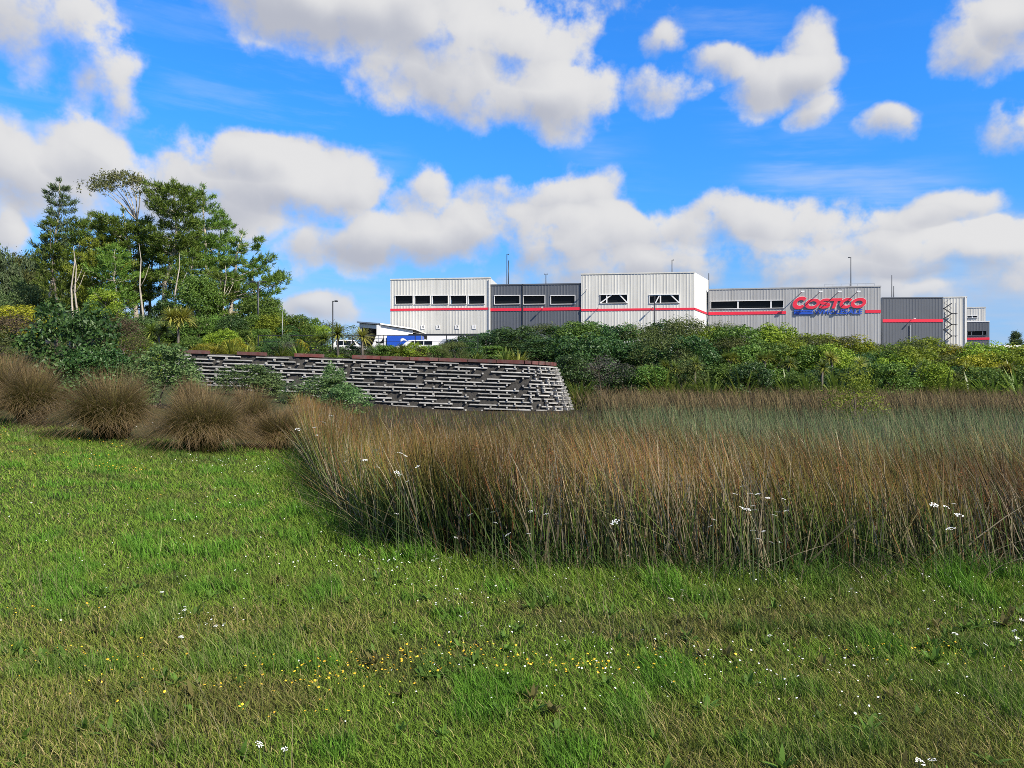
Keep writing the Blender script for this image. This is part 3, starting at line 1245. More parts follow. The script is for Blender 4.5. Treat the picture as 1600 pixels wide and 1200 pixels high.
# dock number plates on the pale block
for ch, px in (('4', 661), ('3', 685), ('2', 714.5), ('1', 741)):
    s, z = f1.hit(px, 511)
    o = empty('dock_number_plate', f1.pt(s, z, .07), {'4': 'dock plate with numeral four, at the blue truck end of the row', '3': 'dock plate with numeral three, between four and two', '2': 'dock plate with numeral two, between three and one', '1': 'dock plate with numeral one, next to the slate block'}[ch], 'sign', None)
    o.rotation_euler = (R(90), 0, math.atan2(f1.t.y, f1.t.x))
    MB().box((0, 0, .012), (.62, .62, .02)).build('plate', M['white_paint'], o)
    cu = bpy.data.curves.new('num', 'FONT')
    cu.body = ch
    cu.size = .55
    cu.align_x = 'CENTER'
    cu.align_y = 'CENTER'
    cu.extrude = .005
    cu.offset = .012
    to = bpy.data.objects.new('num', cu)
    me = bpy.data.meshes.new_from_object(to)
    bpy.data.objects.remove(to)
    me.materials.clear()
    me.materials.append(M['dark_metal'])
    t = link('numeral', me, o)
    t.location = (0, 0, .03)

# ---- the big wall sign: red slanted capitals over blue small ones
def sign():
    s0, zb = f4.hit(1238, 483)
    sc_ = .0945                       # metres per photo pixel at the wall
    o = empty('store_sign', f4.pt(s0, zb, .1), 'huge red slanted capitals over blue lettering on the mid grey warehouse wall', 'sign')
    o.rotation_euler = (R(90), 0, math.atan2(f4.t.y, f4.t.x))
    SH = .32

    def stroke(path, w, closed=False, x0=0.0, d=.28, z=0.0):
        """thick ribbon along a 2D path, extruded; path in metres"""
        n = len(path)
        mb = MB()
        L, Rr = [], []
        for i in range(n):
            a = path[(i - 1) % n] if (closed or i > 0) else path[i]
            b = path[(i + 1) % n] if (closed or i < n - 1) else path[i]
            dx, dy = b[0] - a[0], b[1] - a[1]
            q = math.hypot(dx, dy) or 1
            ww = w(i / (n - 1)) if callable(w) else w
            nx, ny = -dy / q * ww / 2, dx / q * ww / 2
            L.append((path[i][0] + nx, path[i][1] + ny))
            Rr.append((path[i][0] - nx, path[i][1] - ny))

        def v(p, zz):
            return (x0 + p[0] + SH * p[1], p[1], zz)
        m = n if closed else n - 1
        for i in range(m):
            j = (i + 1) % n
            c = [v(L[i], z), v(L[j], z), v(Rr[j], z), v(Rr[i], z), v(L[i], z + d), v(L[j], z + d), v(Rr[j], z + d), v(Rr[i], z + d)]
            fs = [(3, 2, 1, 0), (4, 5, 6, 7), (0, 1, 5, 4), (2, 3, 7, 6)]
            if not closed and i == 0:
                fs.append((0, 4, 7, 3))
            if not closed and i == m - 1:
                fs.append((1, 2, 6, 5))
            mb.add(c, fs)
        return mb

    def ell(cx, cy, rx, ry, a0, a1, n):
        return [(cx + rx * math.cos(R(a0 + (a1 - a0) * i / n)), cy + ry * math.sin(R(a0 + (a1 - a0) * i / n))) for i in range(n + 1)]

    def letter(ch, px, wpx, hpx):
        x0 = (px - 1238) * sc_
        w, h = wpx * sc_, hpx * sc_
        tw = .255 * h if ch != 'T' else .27 * h
        for nm, grow, mat, z, d in (('letter', 0.0, M['red_paint'], .03, .10), ('outline', .07, M['white_paint'], .0, .05)):
            t = tw + grow
            if ch == 'O':
                mb = stroke(ell(w / 2, h / 2, w / 2 - tw * .62, h / 2 - tw / 2, 0, 360, 36)[:-1], lambda q: t * (1 + .25 * abs(math.cos(q * 2 * math.pi))), True, x0, d, z)
            elif ch == 'C':
                mb = stroke(ell(w / 2, h / 2, w / 2 - tw * .6, h / 2 - tw / 2, 42 - grow * 40, 322 + grow * 40, 34), lambda q: t * (1 + .25 * math.sin(q * math.pi)), False, x0, d, z)
            elif ch == 'S':
                r = (h - tw) / 4
                a = ell(w / 2, h - tw / 2 - r, w / 2 - tw * .5, r, 25, 270, 16)
                b = ell(w / 2, tw / 2 + r, w / 2 - tw * .5, r, 90, -155, 16)
                mb = stroke(a + b[1:], t, False, x0, d, z)
            else:
                g2 = grow / 2
                mb = stroke([(-g2, h - tw / 2), (w + g2, h - tw / 2)], t, False, x0, d, z)
                m2 = stroke([(w / 2, -g2), (w / 2, h - tw * .4)], t * 1.15, False, x0, d - .004, z + .002)
                mb.add(m2.v, m2.f)
            if nm == 'letter':
                par = mb.build(nm, mat, o)
            else:
                mb.build(nm, mat, par)
    for ch, px, w, h in (('C', 1235.5, 22, 19), ('O', 1254.5, 22, 15.8), ('S', 1275, 18, 15.8), ('T', 1290.5, 17, 15.8), ('C', 1306, 20, 15.8), ('O', 1322.5, 22, 15.8)):
        letter(ch, px, w, h)
    # blue strip: three speed lines, then the small word
    y1, y0 = -1.7 * sc_, -8.8 * sc_
    for k in range(3):
        a = y0 + (y1 - y0) * (k / 3 + .03)
        b = y0 + (y1 - y0) * ((k + 1) / 3 - .05)
        xa = (1240 - 1238) * sc_
        xb = (1269 - 1238) * sc_
        mb = MB()
        mb.box(((xa + xb) / 2, (a + b) / 2, .05), (xb - xa, b - a, .08))
        mb.build('speed_line', M['blue_paint'], o)
    cu = bpy.data.curves.new('word', 'FONT')
    cu.body = 'WHOLESALE'
    cu.size = 1.0
    cu.extrude = .03
    cu.offset = .03
    cu.shear = .12
    cu.space_character = 1.1
    to = bpy.data.objects.new('word', cu)
    me = bpy.data.meshes.new_from_object(to)
    bpy.data.objects.remove(to)
    xs = [v.co.x for v in me.vertices]
    ys = [v.co.y for v in me.vertices]
    xa, xb = (1271 - 1238) * sc_, (1342 - 1238) * sc_
    for v in me.vertices:
        v.co.x = xa + (v.co.x - min(xs)) / (max(xs) - min(xs)) * (xb - xa)
        v.co.y = y0 + (v.co.y - min(ys)) / (max(ys) - min(ys)) * (y1 - y0)
        v.co.z += .05
    me.materials.clear()
    me.materials.append(M['blue_paint'])
    link('small_lettering', me, o)


sign()
# lamps on arms over the sign
for k, px in enumerate((1249, 1277, 1306, 1335)):
    s, z = f4.hit(px, 459)
    o = empty('sign_lamp', f4.pt(s, z - .1, .05), 'small white floodlight on an arm above the red wall lettering', 'lamp', 'floodlights over the wall sign')
    o.rotation_euler = (0, 0, math.atan2(f4.n.y, f4.n.x))
    MB().bar((0, 0, 0), (1.9, 0, .25), .09).build('arm', M['grey_metal'], o)
    MB().box((2.0, 0, .2), (.32, .5, .2)).build('lamp_head', M['white_paint'], o)


def stairs():
    """zigzag escape stair by the pale corner"""
    f = Face(1475, 125.5, 1492, 125.4)
    _, zb = f.hit(1480, 560)
    o = empty('escape_stair', f.pt(.2, GZ, 0), 'thin dark zigzag escape stair against the pale end wall', 'stairs')
    base = f.pt(.2, GZ, 0)
    ys = [474, 482, 490, 498, 507, 515, 525, 534]
    a, b = f.hit(1475, 500)[0], f.hit(1487, 500)[0]
    for i in range(len(ys) - 1):
        z1 = f.hit(1480, ys[i])[1]
        z0 = f.hit(1480, ys[i + 1])[1]
        l, r = (a, b) if i % 2 else (b, a)
        mb = MB()
        mb.bar(f.pt(l, z1, 0) - base, f.pt(r, z0, 0) - base, .07, .16)
        mb.bar(f.pt(l, z1 + .9, 0) - base, f.pt(r, z0 + .9, 0) - base, .045)
        mb.build('flight', M['dark_metal'], o)
        MB().bar(f.pt(r, z0, 0) - base, f.pt(r + (.7 if r == b else -.3), z0, 0) - base, .9, .08).build('landing', M['dark_metal'], o)
    for s in (a - .1, b + .6):
        MB().bar(f.pt(s, GZ, 0) - base, f.pt(s, f.hit(1480, 474)[1], 0) - base, .09).build('post', M['grey_metal'], o)


stairs()


def far_block():
    f = Face(1511, 141, 1546, 140)
    _, t = f.hit(1530, 502)
    g = Face(1511, 152, 1540, 151)
    _, tg = g.hit(1530, 480)
    o = empty('office_block', (f.a.x, f.a.y, GZ), 'low slate and white block with a window strip, beyond the escape stair', 'building')
    n0 = set(x.name for x in bpy.data.objects)
    hb = [px_rect(g, 1511.5, 493.5, 1527, 496.5)]
    ha = [px_rect(f, 1512, 517, 1541, 524)]
    block(o, g, tg, M['clad_light'], M['clad_white'], back=10, holes=hb)
    block(o, f, t, M['clad_dark'], M['clad_white'], back=9, holes=ha, trim_mat=M['white_paint'])
    window_part(o, g, hb[0], M['white_paint'], bars=((hb[0][0] + hb[0][1]) / 2,))
    r = ha[0]
    window_part(o, f, r, M['clad_dark'], bars=(r[0] + (r[1] - r[0]) * .2, r[0] + (r[1] - r[0]) * .8))
    stripe(o, f, 0, f.L, f.hit(1530, 531)[1], f.hit(1530, 527.5)[1])
    for x in bpy.data.objects:
        if x.name not in n0 and x.parent == o:
            x.matrix_parent_inverse = Matrix.Translation(-o.location)


far_block()


def pole(px, top, z, label, foot=None, r=.07, arms=(), group=None, name='lamp_post', mat='dark_metal', cat='lamp post', seg=True):
    """slim post whose top the photo shows; arms = list of signed lengths"""
    x = (px - 800) / 1200 * z
    g = Hs(x, z) if foot is None else foot
    h = EYE + (600 - top) / 1200 * z - g
    o = empty(name, (x, z, g), label, cat, group)
    MB().tube([(0, 0, -.1), (0, 0, h)], [r, r * .75], 8).build('pole', M[mat], o, True)
    MB().tube([(0, 0, 0), (0, 0, .12)], [r * 2.2, r * 2.2], 8).build('base_plate', M[mat], o)
    for L in arms:
        MB().bar((0, 0, h - .05), (L * .5, 0, h - .02), .06).build('arm', M[mat], o)
        MB().box((L * .8, 0, h - .03), (abs(L) * .6, .28, .1)).build('lamp_head', M[mat], o)
    return o


pole(403.5, 440, 74, 'black lamp post with two flat heads beside the leaning pine', r=.1, arms=(-.7, .7))
pole(520, 470, 62, 'slim dark lamp post with one short head behind the cabbage trees', r=.06, arms=(.35,))
pole(441, 487, 70, 'thin pale post among the yellow shrubs', r=.03, name='post', cat='post', mat='grey_metal')
pole(1023, 462, 100, 'dark lamp post standing before the tall pale block with two braced windows', r=.1, arms=(-.5,))
for px, top, z, ft, lab, arms in ((792, 397, 120, t2 - .2, 'tall roof mast behind the slate block with three windows', (.3,)), (794.5, 407, 121, t2 - .2, 'shorter roof mast close to a taller one above the slate block', ()),
                                  (853, 428, 119, t2 - .2, 'very short roof mast with small crossbar on the slate block', (-.25, .25)), (1050, 406, 118, t3 - .2, 'short roof mast on the tall pale block', (.25,)),
                                  (1107.5, 427, 119, t4 - .3, 'thin roof pipe beside the bright end wall', ()), (1329.5, 402, 119, t4 - .2, 'tall roof mast with a short head above the red wall lettering', (-.35,)),
                                  (1393.5, 430, 131, t5 - .2, 'tall roof mast above the right slate block', ()), (1396.5, 447, 131.5, t5 - .2, 'stub roof mast next to a tall one above the right slate block', ())):
    pole(px, top, z, lab, foot=ft, r=.075, arms=arms, name='roof_mast', cat='mast')


# ---- white shed and dock canopy left of the store
def shed():
    f = Face(595, 101, 645, 104)
    _, tl = f.hit(597, 508)
    _, tr = f.hit(645, 516)
    g = Face(563, 104, 595, 101)
    o = empty('dock_shed', (f.a.x, f.a.y, GZ), 'white lean-to shed with a sloping roof and dark open bay beside the warehouse', 'shed')
    off = f.a + Vector((0, 0, GZ))
    mb = MB()
    A, Bq = f.a - off, f.b - off
    _, tl2 = g.hit(564, 505)
    mb.add([A, Bq, Bq + Vector((0, 0, tr)), A + Vector((0, 0, tl))], [(0, 1, 2, 3)])
    mb.build('wall', M['white_paint'], o)
    C = g.a - off
    mb = MB()
    mb.bar(C + Vector((.1, 0, 0)), C + Vector((.1, 0, tl2)), .35)
    mb.bar(A + Vector((-.25, -.1, 0)), A + Vector((-.25, -.1, tl)), .5)
    mb.bar(C + Vector((0, 0, tl2 - .3)), A + Vector((0, 0, tl - .3)), .3, .5)
    mb.build('portal_frame', M['white_paint'], o)
    back = Vector((.8, 9, 0))
    mb = MB()
    mb.add([C + Vector((0, 0, tl2 + .05)) + Vector((-.4, -.4, 0)), A + Vector((0, 0, tl + .05)) + Vector((0, -.5, 0)), Bq + Vector((.3, -.4, tr + .05)), Bq + back + Vector((0, 0, tr + .05)), C + back + Vector((0, 0, tl2 + .05))], [(0, 1, 2, 3, 4)])
    q = len(mb.v)
    mb.add([(v[0], v[1], v[2] + .18) for v in mb.v], [(0, 1, 2, 3, 4)])
    mb.f += [(i, (i + 1) % 5, q + (i + 1) % 5, q + i) for i in range(5)]
    mb.build('roof', M['clad_white'], o)
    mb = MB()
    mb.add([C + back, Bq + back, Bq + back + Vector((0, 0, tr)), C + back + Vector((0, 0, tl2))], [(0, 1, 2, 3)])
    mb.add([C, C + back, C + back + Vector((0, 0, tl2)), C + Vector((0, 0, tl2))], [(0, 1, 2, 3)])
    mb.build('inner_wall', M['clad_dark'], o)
    # dock canopy
    c = Face(638, 103, 760, 102)
    _, zc = c.hit(700, 525)
    o = empty('dock_canopy', (c.a.x, c.a.y, GZ), 'thin dark flat canopy over the loading dock', 'canopy')
    off = c.a + Vector((0, 0, GZ))
    p = [c.pt(0, zc, 0) - off, c.pt(c.L, zc, 0) - off, c.pt(c.L, zc, -7) - off, c.pt(0, zc, -7) - off]
    mb = MB()
    mb.add(p + [x + Vector((0, 0, .3)) for x in p], [(3, 2, 1, 0), (4, 5, 6, 7), (0, 1, 5, 4), (1, 2, 6, 5), (2, 3, 7, 6), (3, 0, 4, 7)])
    mb.build('slab', M['dark_metal'], o)
    for k in range(3):
        s = .4 + (c.L - .8) * k / 2
        MB().bar(c.pt(s, GZ, -.4) - off, c.pt(s, zc, -.4) - off, .22).build('post', M['dark_metal'], o)


shed()


# ---- vehicles on the car park
def wheels(o, xs, y, r, w=.24):
    for x in xs:
        for s in (-1, 1):
            wh = MB().tube([(x, s * y - w / 2, r), (x, s * y + w / 2, r)], r, 14).build('wheel', M['tyre'], o)
            MB().tube([(x, s * y + s * w / 2 * .9, r), (x, s * y + s * (w / 2 + .02), r)], r * .6, 10).build('rim', M['grey_metal'], wh)


def car(loc, rz, label, body, L=4.5, Wd=1.8, hh=1.5, van=False, name='parked_car', cat='car', group=None):
    o = empty(name, loc, label, cat, group, rz)
    k = L / 4.5
    low = [(-2.2, .25), (2.2, .25), (2.25, .55), (2.2, .82), (1.3, .95), (-2.1, 1.0), (-2.25, .6)]
    if van:
        cab = [(-2.15, .95), (1.5, .93), (.95, hh - .08), (.6, hh), (-2.0, hh), (-2.12, hh - .2)]
    else:
        cab = [(-2.0, .97), (1.25, .93), (.55, hh - .06), (.3, hh), (-1.35, hh), (-1.75, hh - .15)]
    b = MB()
    b.prism([(x * k, z) for x, z in low], (1, 0, 0), (0, 0, 1), (0, 1, 0), Wd)
    b.v = [(x, y - Wd / 2, z) for x, y, z in b.v]
    b.build('body', body, o)
    c = MB()
    c.prism([(x * k, z) for x, z in cab], (1, 0, 0), (0, 0, 1), (0, 1, 0), Wd)
    zc = max(z for _, z in cab)
    c.v = [(x, (y - Wd / 2) * (1 - .13 * (z - .93) / (zc - .93)) * .97, z) for x, y, z in c.v]
    c.build('cabin', body, o)
    mid = .93 + (hh - .93) * .5
    for s in (-1, 1):
        for (x0, x1) in ((-1.55, -.75), (-.65, .2), (.3, .85)):
            g = MB()
            yy = s * Wd / 2 * .935
            g.add([(x0 * k, s * Wd / 2 * .968, 1.0), (x1 * k, s * Wd / 2 * .968, 1.0), (min(x1, .52) * k, s * Wd / 2 * .89, hh - .12), (x0 * k, s * Wd / 2 * .89, hh - .12)], [(0, 1, 2, 3)])
            g.v += [(v[0], v[1] - s * .05, v[2]) for v in g.v]
            g.v = [(v[0], v[1] + s * .02, v[2]) for v in g.v]
            g.f += [(7, 6, 5, 4), (0, 4, 5, 1), (1, 5, 6, 2), (2, 6, 7, 3), (3, 7, 4, 0)]
            g.build('window', M['glass'], o)
    wx = (1.28 if not van else 1.53)
    tx = .58 if not van else .98
    g = MB().add([(wx * k, -Wd * .42, .98), (wx * k, Wd * .42, .98), (tx * k, Wd * .38, hh - .1), (tx * k, -Wd * .38, hh - .1)], [(0, 1, 2, 3)])
    g.build('windscreen', M['glass'], o)
    for s in (-1, 1):
        MB().box((2.2 * k, s * Wd * .36, .68), (.08, .34, .16)).build('headlight', M['white_paint'], o)
    wheels(o, (-1.4 * k, 1.4 * k), Wd / 2 - .1, .33)
    return o


def truck(loc, rz, label, box_mat, L=5.5, h=3.0, cab_mat=None, name='box_truck', emblem=False):
    o = empty(name, loc, label, 'truck', None, rz)
    b = MB().box((0, 0, .95 + (h - .95) / 2), (L, 2.3, h - .95)).build('cargo_box', box_mat, o)
    for s in (-1, 1):
        MB().box((-L / 2 + .06, s * 1.14, .95 + (h - .95) / 2), (.1, .06, h - .93)).build('corner_post', M['grey_metal'], b)
    MB().box((.6, 0, .78), (L + 1.6, .9, .2)).build('chassis', M['dark_metal'], o)
    c = MB().prism([(L / 2 + .1, .5), (L / 2 + 1.75, .5), (L / 2 + 1.75, 1.3), (L / 2 + 1.4, 2.1), (L / 2 + .1, 2.15)], (1, 0, 0), (0, 0, 1), (0, 1, 0), 2.0)
    c.v = [(x, y - 1.0, z) for x, y, z in c.v]
    cb = c.build('cab', cab_mat or M['white_paint'], o)
    MB().add([(L / 2 + 1.75, -.85, 1.36), (L / 2 + 1.75, .85, 1.36), (L / 2 + 1.47, .8, 2.0), (L / 2 + 1.47, -.8, 2.0)], [(0, 1, 2, 3)]).build('windscreen', M['glass'], cb)
    for s in (-1, 1):
        MB().box((L / 2 + .85, s * 1.0, 1.75), (.9, .03, .6)).build('window', M['glass'], cb)
    if emblem:
        for s in (-1, 1):
            pts = [(-.45 + .9 * q, 1.6 + .45 * math.sin(q * 2.2)) for q in (0, .2, .4, .6, .8, 1)]
            mb = MB()
            for i in range(5):
                (xa, za), (xb, zb_) = pts[i], pts[i + 1]
                wa, wb = .34 * (i / 5) + .03, .34 * ((i + 1) / 5) + .03
                mb.add([(xa, s * 1.156, za - wa), (xb, s * 1.156, zb_ - wb), (xb, s * 1.156, zb_), (xa, s * 1.156, za)], [(0, 1, 2, 3)])
            mb.build('emblem', M['white_paint'], b)
    wheels(o, (-L / 2 + .9, L / 2 + .95), .9, .42)
    return o


def at_park(px, z):
    return ((px - 800) / 1200 * z, z, GZ + .025)


truck(at_park(634, 93), R(180), 'truck with a plain blue cargo box and a small white curved emblem', M['blue_paint'], L=4.2, h=2.35, emblem=True)
truck(at_park(700, 97), R(180), 'white box truck parked under the dark dock canopy', M['white_paint'], L=5.0, h=2.6)
car(at_park(653, 87.5), R(180), 'white van parked in front of the blue truck', M['white_paint'], L=5.0, hh=1.55, van=True, name='parked_van', cat='van')
car(at_park(706, 88.5), R(180), 'silver car with dark windows parked near the white box truck', M['grey_metal'], L=4.6, hh=1.75, van=True)
car(at_park(548, 88), R(0), 'white hatchback parked behind the cabbage trees', M['white_paint'], L=4.2, hh=1.6)
o = empty('skip_bin', at_park(1592, 140), 'rusty orange bin half hidden at the end of the planted bank', 'bin')
mb = MB().prism([(-1.6, 0), (1.6, 0), (2.1, 1.6), (-2.1, 1.6)], (1, 0, 0), (0, 0, 1), (0, 1, 0), 1.8)
mb.build('tub', M['orange_paint'], o)
MB().box((0, -.02, 1.62), (4.3, .12, .12)).build('rim', M['orange_paint'], o)
o.scale = (1, 1, 1.9)
truck(at_park(1566, 146), R(180), 'long white box truck beyond the low slate office block', M['white_paint'], L=6.0, h=3.9)

# round plate sign by the fence
o = empty('round_sign', (*((592 - 800) / 1200 * 62, 62), Hs((592 - 800) / 1200 * 62, 62)), 'round white plate sign on a thin post behind the cabbage trees', 'sign')
hz = EYE + (600 - 529) / 1200 * 62 - o.location.z
MB().tube([(0, 0, -.1), (0, 0, hz)], .03, 6).build('post', M['grey_metal'], o)
MB().tube([(0, -.06, hz), (0, -.03, hz)], .30, 20).build('plate', M['white_paint'], o)
mb = MB()
mb.bar((-.28, -.065, hz), (.28, -.065, hz), .012, .03)
mb.bar((0, -.066, hz - .28), (0, -.066, hz + .28), .03, .012)
mb.build('cross_bar', M['grey_metal'], o)


# ---- wire fence above the crib wall
def fence():
    xs = np.arange(-19, -2.5, 2.35)
    z = 57.5
    o = empty('wire_fence', (-10, z, Hs(-10, z)), 'thin black post and wire fence above the crib wall', 'fence')
    b = o.location
    zt = EYE + (600 - 524) / 1200 * z
    tops = []
    for x in xs:
        g = Hs(x, z)
        MB().bar(Vector((x, z, g - .1)) - b, Vector((x, z, zt)) - b, .06).build('post', M['dark_metal'], o)
    for dz in (0, -.45, -.9):
        MB().bar(Vector((xs[0], z, zt + dz)) - b, Vector((xs[-1], z, zt + dz)) - b, .045 if dz == 0 else .02).build('rail', M['dark_metal'], o)


fence()

# ------------------------------------------------------------------ crib retaining wall
def crib_wall():
    CX, CY, RB = 0.7, 54.0, 3.5
    X0 = -27.0
    L1 = CX - X0
    L2 = RB * math.pi / 2
    L3 = 6.0
    BAT = .40

    def base(s):
        if s <= L1:
            return Vector((X0 + s, CY - RB, 0)), Vector((0, 1, 0))
        if s <= L1 + L2:
            a = (s - L1) / RB
            n = Vector((math.sin(a), -math.cos(a), 0))
            return Vector((CX, CY, 0)) + n * RB, -n
        return Vector((CX + RB, CY + s - L1 - L2, 0)), Vector((-1, 0, 0))

    def pt(s, h, inset=0.0):
        b, n = base(s)
        q = b + n * (BAT * max(h, -.6) + inset)
        return Vector((q.x, q.y, h))

    def top(s):
        b, _ = base(s)
        return float(wall_top(b.x))
    o = empty('crib_wall', (-8, 50.5, 0), 'long leaning crib retaining wall of pale concrete bars with dark stone between', 'wall')
    off = Vector((-8, 50.5, 0))
    LT = L1 + L2 + L3
    # stone filling
    S = np.arange(0, LT, .13)
    K = 34
    V = []
    for s in S:
        t = top(s)
        for k in range(K):
            h = -.5 + (t + .5) * k / (K - 1)
            V.append(pt(s, h, .12 + rng.normal(0, .04)) - off)
    n = len(S)
    q = (np.arange(n - 1)[:, None] * K + np.arange(K - 1)[None]).ravel()
    F = np.stack([q, q + K, q + K + 1, q + 1], -1)
    f = link('stone_fill', tri_mesh('stone_fill', np.array([tuple(v) for v in V]), F, M['stone_fill']), o)
    f['kind'] = 'stuff'
    # earth body behind the bars
    # stretchers: one bar each; headers: bar ends between the rows
    rr = random.Random(5)
    hd = MB()
    pitch = .245
    unit = {}
    for L in (2.2, 1.9, .8):
        mb = MB()
        c = .02
        y, z = .085, .047
        prof = [(-y + c, -z), (y - c, -z), (y, -z + c), (y, z - c), (y - c, z), (-y + c, z), (-y, z - c), (-y, -z + c)]
        kk = len(prof)
        vs = [(-L / 2, a, b) for a, b in prof] + [(L / 2, a, b) for a, b in prof]
        mb.add(vs, [tuple(range(kk)), tuple(range(2 * kk - 1, kk - 1, -1))] + [(i, kk + i, kk + (i + 1) % kk, (i + 1) % kk) for i in range(kk)])
        unit[L] = mb.mesh('stretcher', M['concrete'])
    for r in range(15):
        s = -2.9 + (r * 1.13) % 3.1
        while s < LT - 1.0:
            arc = s > L1 - 1.2
            L = .8 if arc else (2.2 if rr.random() < .6 else 1.9)
            gap = rr.uniform(.2, .7) if arc else rr.uniform(.55, 1.5)
            if not arc and rr.random() < .3:
                gap = .04
            s1 = s + L
            mid = (s + s1) / 2
            if s > 0:
                ha = top(s) - (r + .6) * pitch
                hb = top(s1) - (r + .6) * pitch
                a, b = pt(s, ha, rr.uniform(-.03, .03)), pt(s1, hb, rr.uniform(-.03, .03))
                if ha > -.35:
                    d = (b - a).normalized()
                    c = link('stretcher', unit[L], o)
                    c.location = (a + b) / 2 - off
                    c.rotation_euler = d.to_track_quat('X', 'Z').to_euler()
            s = s1 + gap
        # headers
        q = (.55 if r % 2 else .0) + .2
        while q < LT - .3:
            arc = q > L1 - .5
            h = top(q) - (r + 1.1) * pitch
            if h > -.3 and rr.random() < .6:
                p = pt(q, h, -.03)
                _, nn = base(q)
                hd.box(p - off, (.11, .30, .11), rz=math.atan2(nn.y, nn.x) - math.pi / 2)
            q += .55 if arc else 1.08
    hdo = hd.build('header', M['concrete'], o)
    hdo['kind'] = 'stuff'
    # red-brown coping blocks
    s = 0.6
    while s < L1 + L2 * .98:
        arc = s > L1 - .3
        L = .75 if arc else 1.95
        x = base(s)[0].x
        if x > -10.6 or (int(s / 1.97) % 2 == 0):
            ha, hb = top(s) + .10, top(s + L) + .10
            a, b = pt(s + .02, ha, .12), pt(s + L - .02, hb, .12)
            mb = MB().bar(a - off, b - off, .46, .22 + rr.uniform(0, .02))
            mb.build('coping_block', M['coping'], o)
        s += L


crib_wall()

# ------------------------------------------------------------------ trees on the left platform
def T(px, py, z):
    return P(px, py, z)


def foot(px, z):
    x = (px - 800) / 1200 * z
    return Vector((x, z, Hs(x, z)))


cone = lambda f: (1 - f) ** .8 + .06
flat = lambda f: (.55 + .6 * f) * (1 - max(0, f - .75) * 2.2)
spread = lambda f: math.sin(math.pi * min(1, .2 + .8 * f)) ** .7 * .95 + .08
column = lambda f: .75 * (1 - f ** 3) + .2

pine('pine_tree', [foot(74, 84), T(80, 430, 84), T(92, 340, 84), T(93, 282, 84)], .26, .45, 2.4, lambda f: .3 + .7 * (1 - f) ** .7, 'slender sparse pine with an open pointed top, tallest on the outer edge of the grove', seed=41, step=.8, per=5, mat='needle_grey', dens=1.22, up=.3, bark='bark_pale')
pine('pine_tree', [foot(88, 82), T(90, 470, 82), T(80, 400, 82), T(78, 345, 82)], .2, .30, 2.0, column, 'ragged narrow pine crowded below the slender pointed pine', seed=42, step=.8, per=5, mat='needle', dens=1.22)
pine('pine_tree', [foot(112, 86), T(114, 470, 86), T(122, 400, 86), T(124, 345, 86)], .24, .30, 3.0, column, 'bushy mid-height pine beside the slender pointed pine', seed=43, step=.9, per=5, mat='needle', dens=1.22, bark='bark_pale')
pine('pine_tree', [foot(216, 85), T(214, 470, 85), T(204, 400, 85), T(192, 330, 85)], .34, .36, 4.0, lambda f: (.6 + .5 * f) * (1 - max(0, f - .85) * 1.2), 'broad flat-topped dark pine under the thin gum tree', seed=44, step=.85, per=7, mat='needle', dens=1.35, bark='bark_pale', up=.12)
pine('pine_tree', [foot(156, 83), T(156, 480, 83), T(162, 420, 83), T(156, 366, 83)], .24, .25, 3.2, spread, 'yellowish rounded pine low in the grove', seed=45, step=.9, per=5, mat='needle_yellow', dens=1.22, up=.1, bark='bark_pale')
pine('pine_tree', [foot(250, 84), T(258, 450, 84), T(274, 380, 84), T(272, 284, 84)], .40, .40, 3.0, lambda f: (.8 + .2 * math.sin(f * 3.0)) * (1 - max(0, f - .9) * 3), 'tall dense pine with pale leaning trunk and blunt top', seed=46, step=.72, per=7, mat='needle', dens=1.42, bark='bark_pale', up=.22)
pine('pine_tree', [foot(326, 88), T(324, 450, 88), T(320, 380, 88), T(316, 292, 88)], .32, .30, 3.5, lambda f: .3 + .7 * (1 - f) ** .6, 'tall layered pine with open tiers beside the dense blunt pine', seed=47, step=1.15, per=6, mat='needle', dens=1.28, bark='bark_pale', up=.16, bias=(0, .25))
pine('pine_tree', [foot(354, 80), T(362, 450, 80), T(371, 400, 80), T(379, 365, 80)], .3, .5, 2.4, lambda f: .5 + .4 * (1 - f), 'leaning pine with pale trunk and long bare limbs reaching over the lamp post', seed=48, step=1.0, per=5, mat='needle', dens=1.22, bark='bark_pale', up=.12, bias=(0, .5),
     limbs=[(.45, .15, 3.5, .30), (.42, -.1, 4.1, .22), (.36, .1, 2.0, -.05), (.62, 0, 2.9, .28), (.30, 3.3, 2.4, .1), (.55, .3, 3.3, .05), (.25, -.2, 3.5, -.02), (.33, .25, 3.4, .02)], bare=.5)
pine('pine_tree', [foot(292, 81), T(294, 480, 81), T(300, 430, 81), T(302, 392, 81)], .22, .25, 3.0, spread, 'lower rounded pine in the middle of the grove', seed=49, step=.95, per=5, mat='needle', dens=1.15, up=.12, bark='bark_pale')
pine('pine_tree', [foot(236, 90), T(234, 470, 90), T(238, 410, 90), T(240, 365, 90)], .24, .25, 2.8, spread, 'open pine behind the dense blunt pine', seed=50, step=.95, per=5, mat='needle', dens=1.15, up=.12, bark='bark_pale')
pine('pine_tree', [foot(346, 79), T(345, 500, 79), T(348, 450, 79), T(350, 415, 79)], .18, .35, 2.0, spread, 'small pine with thin pale trunk left of the leaning pine', seed=51, step=.9, per=5, mat='needle', dens=1.22, bark='bark_pale')
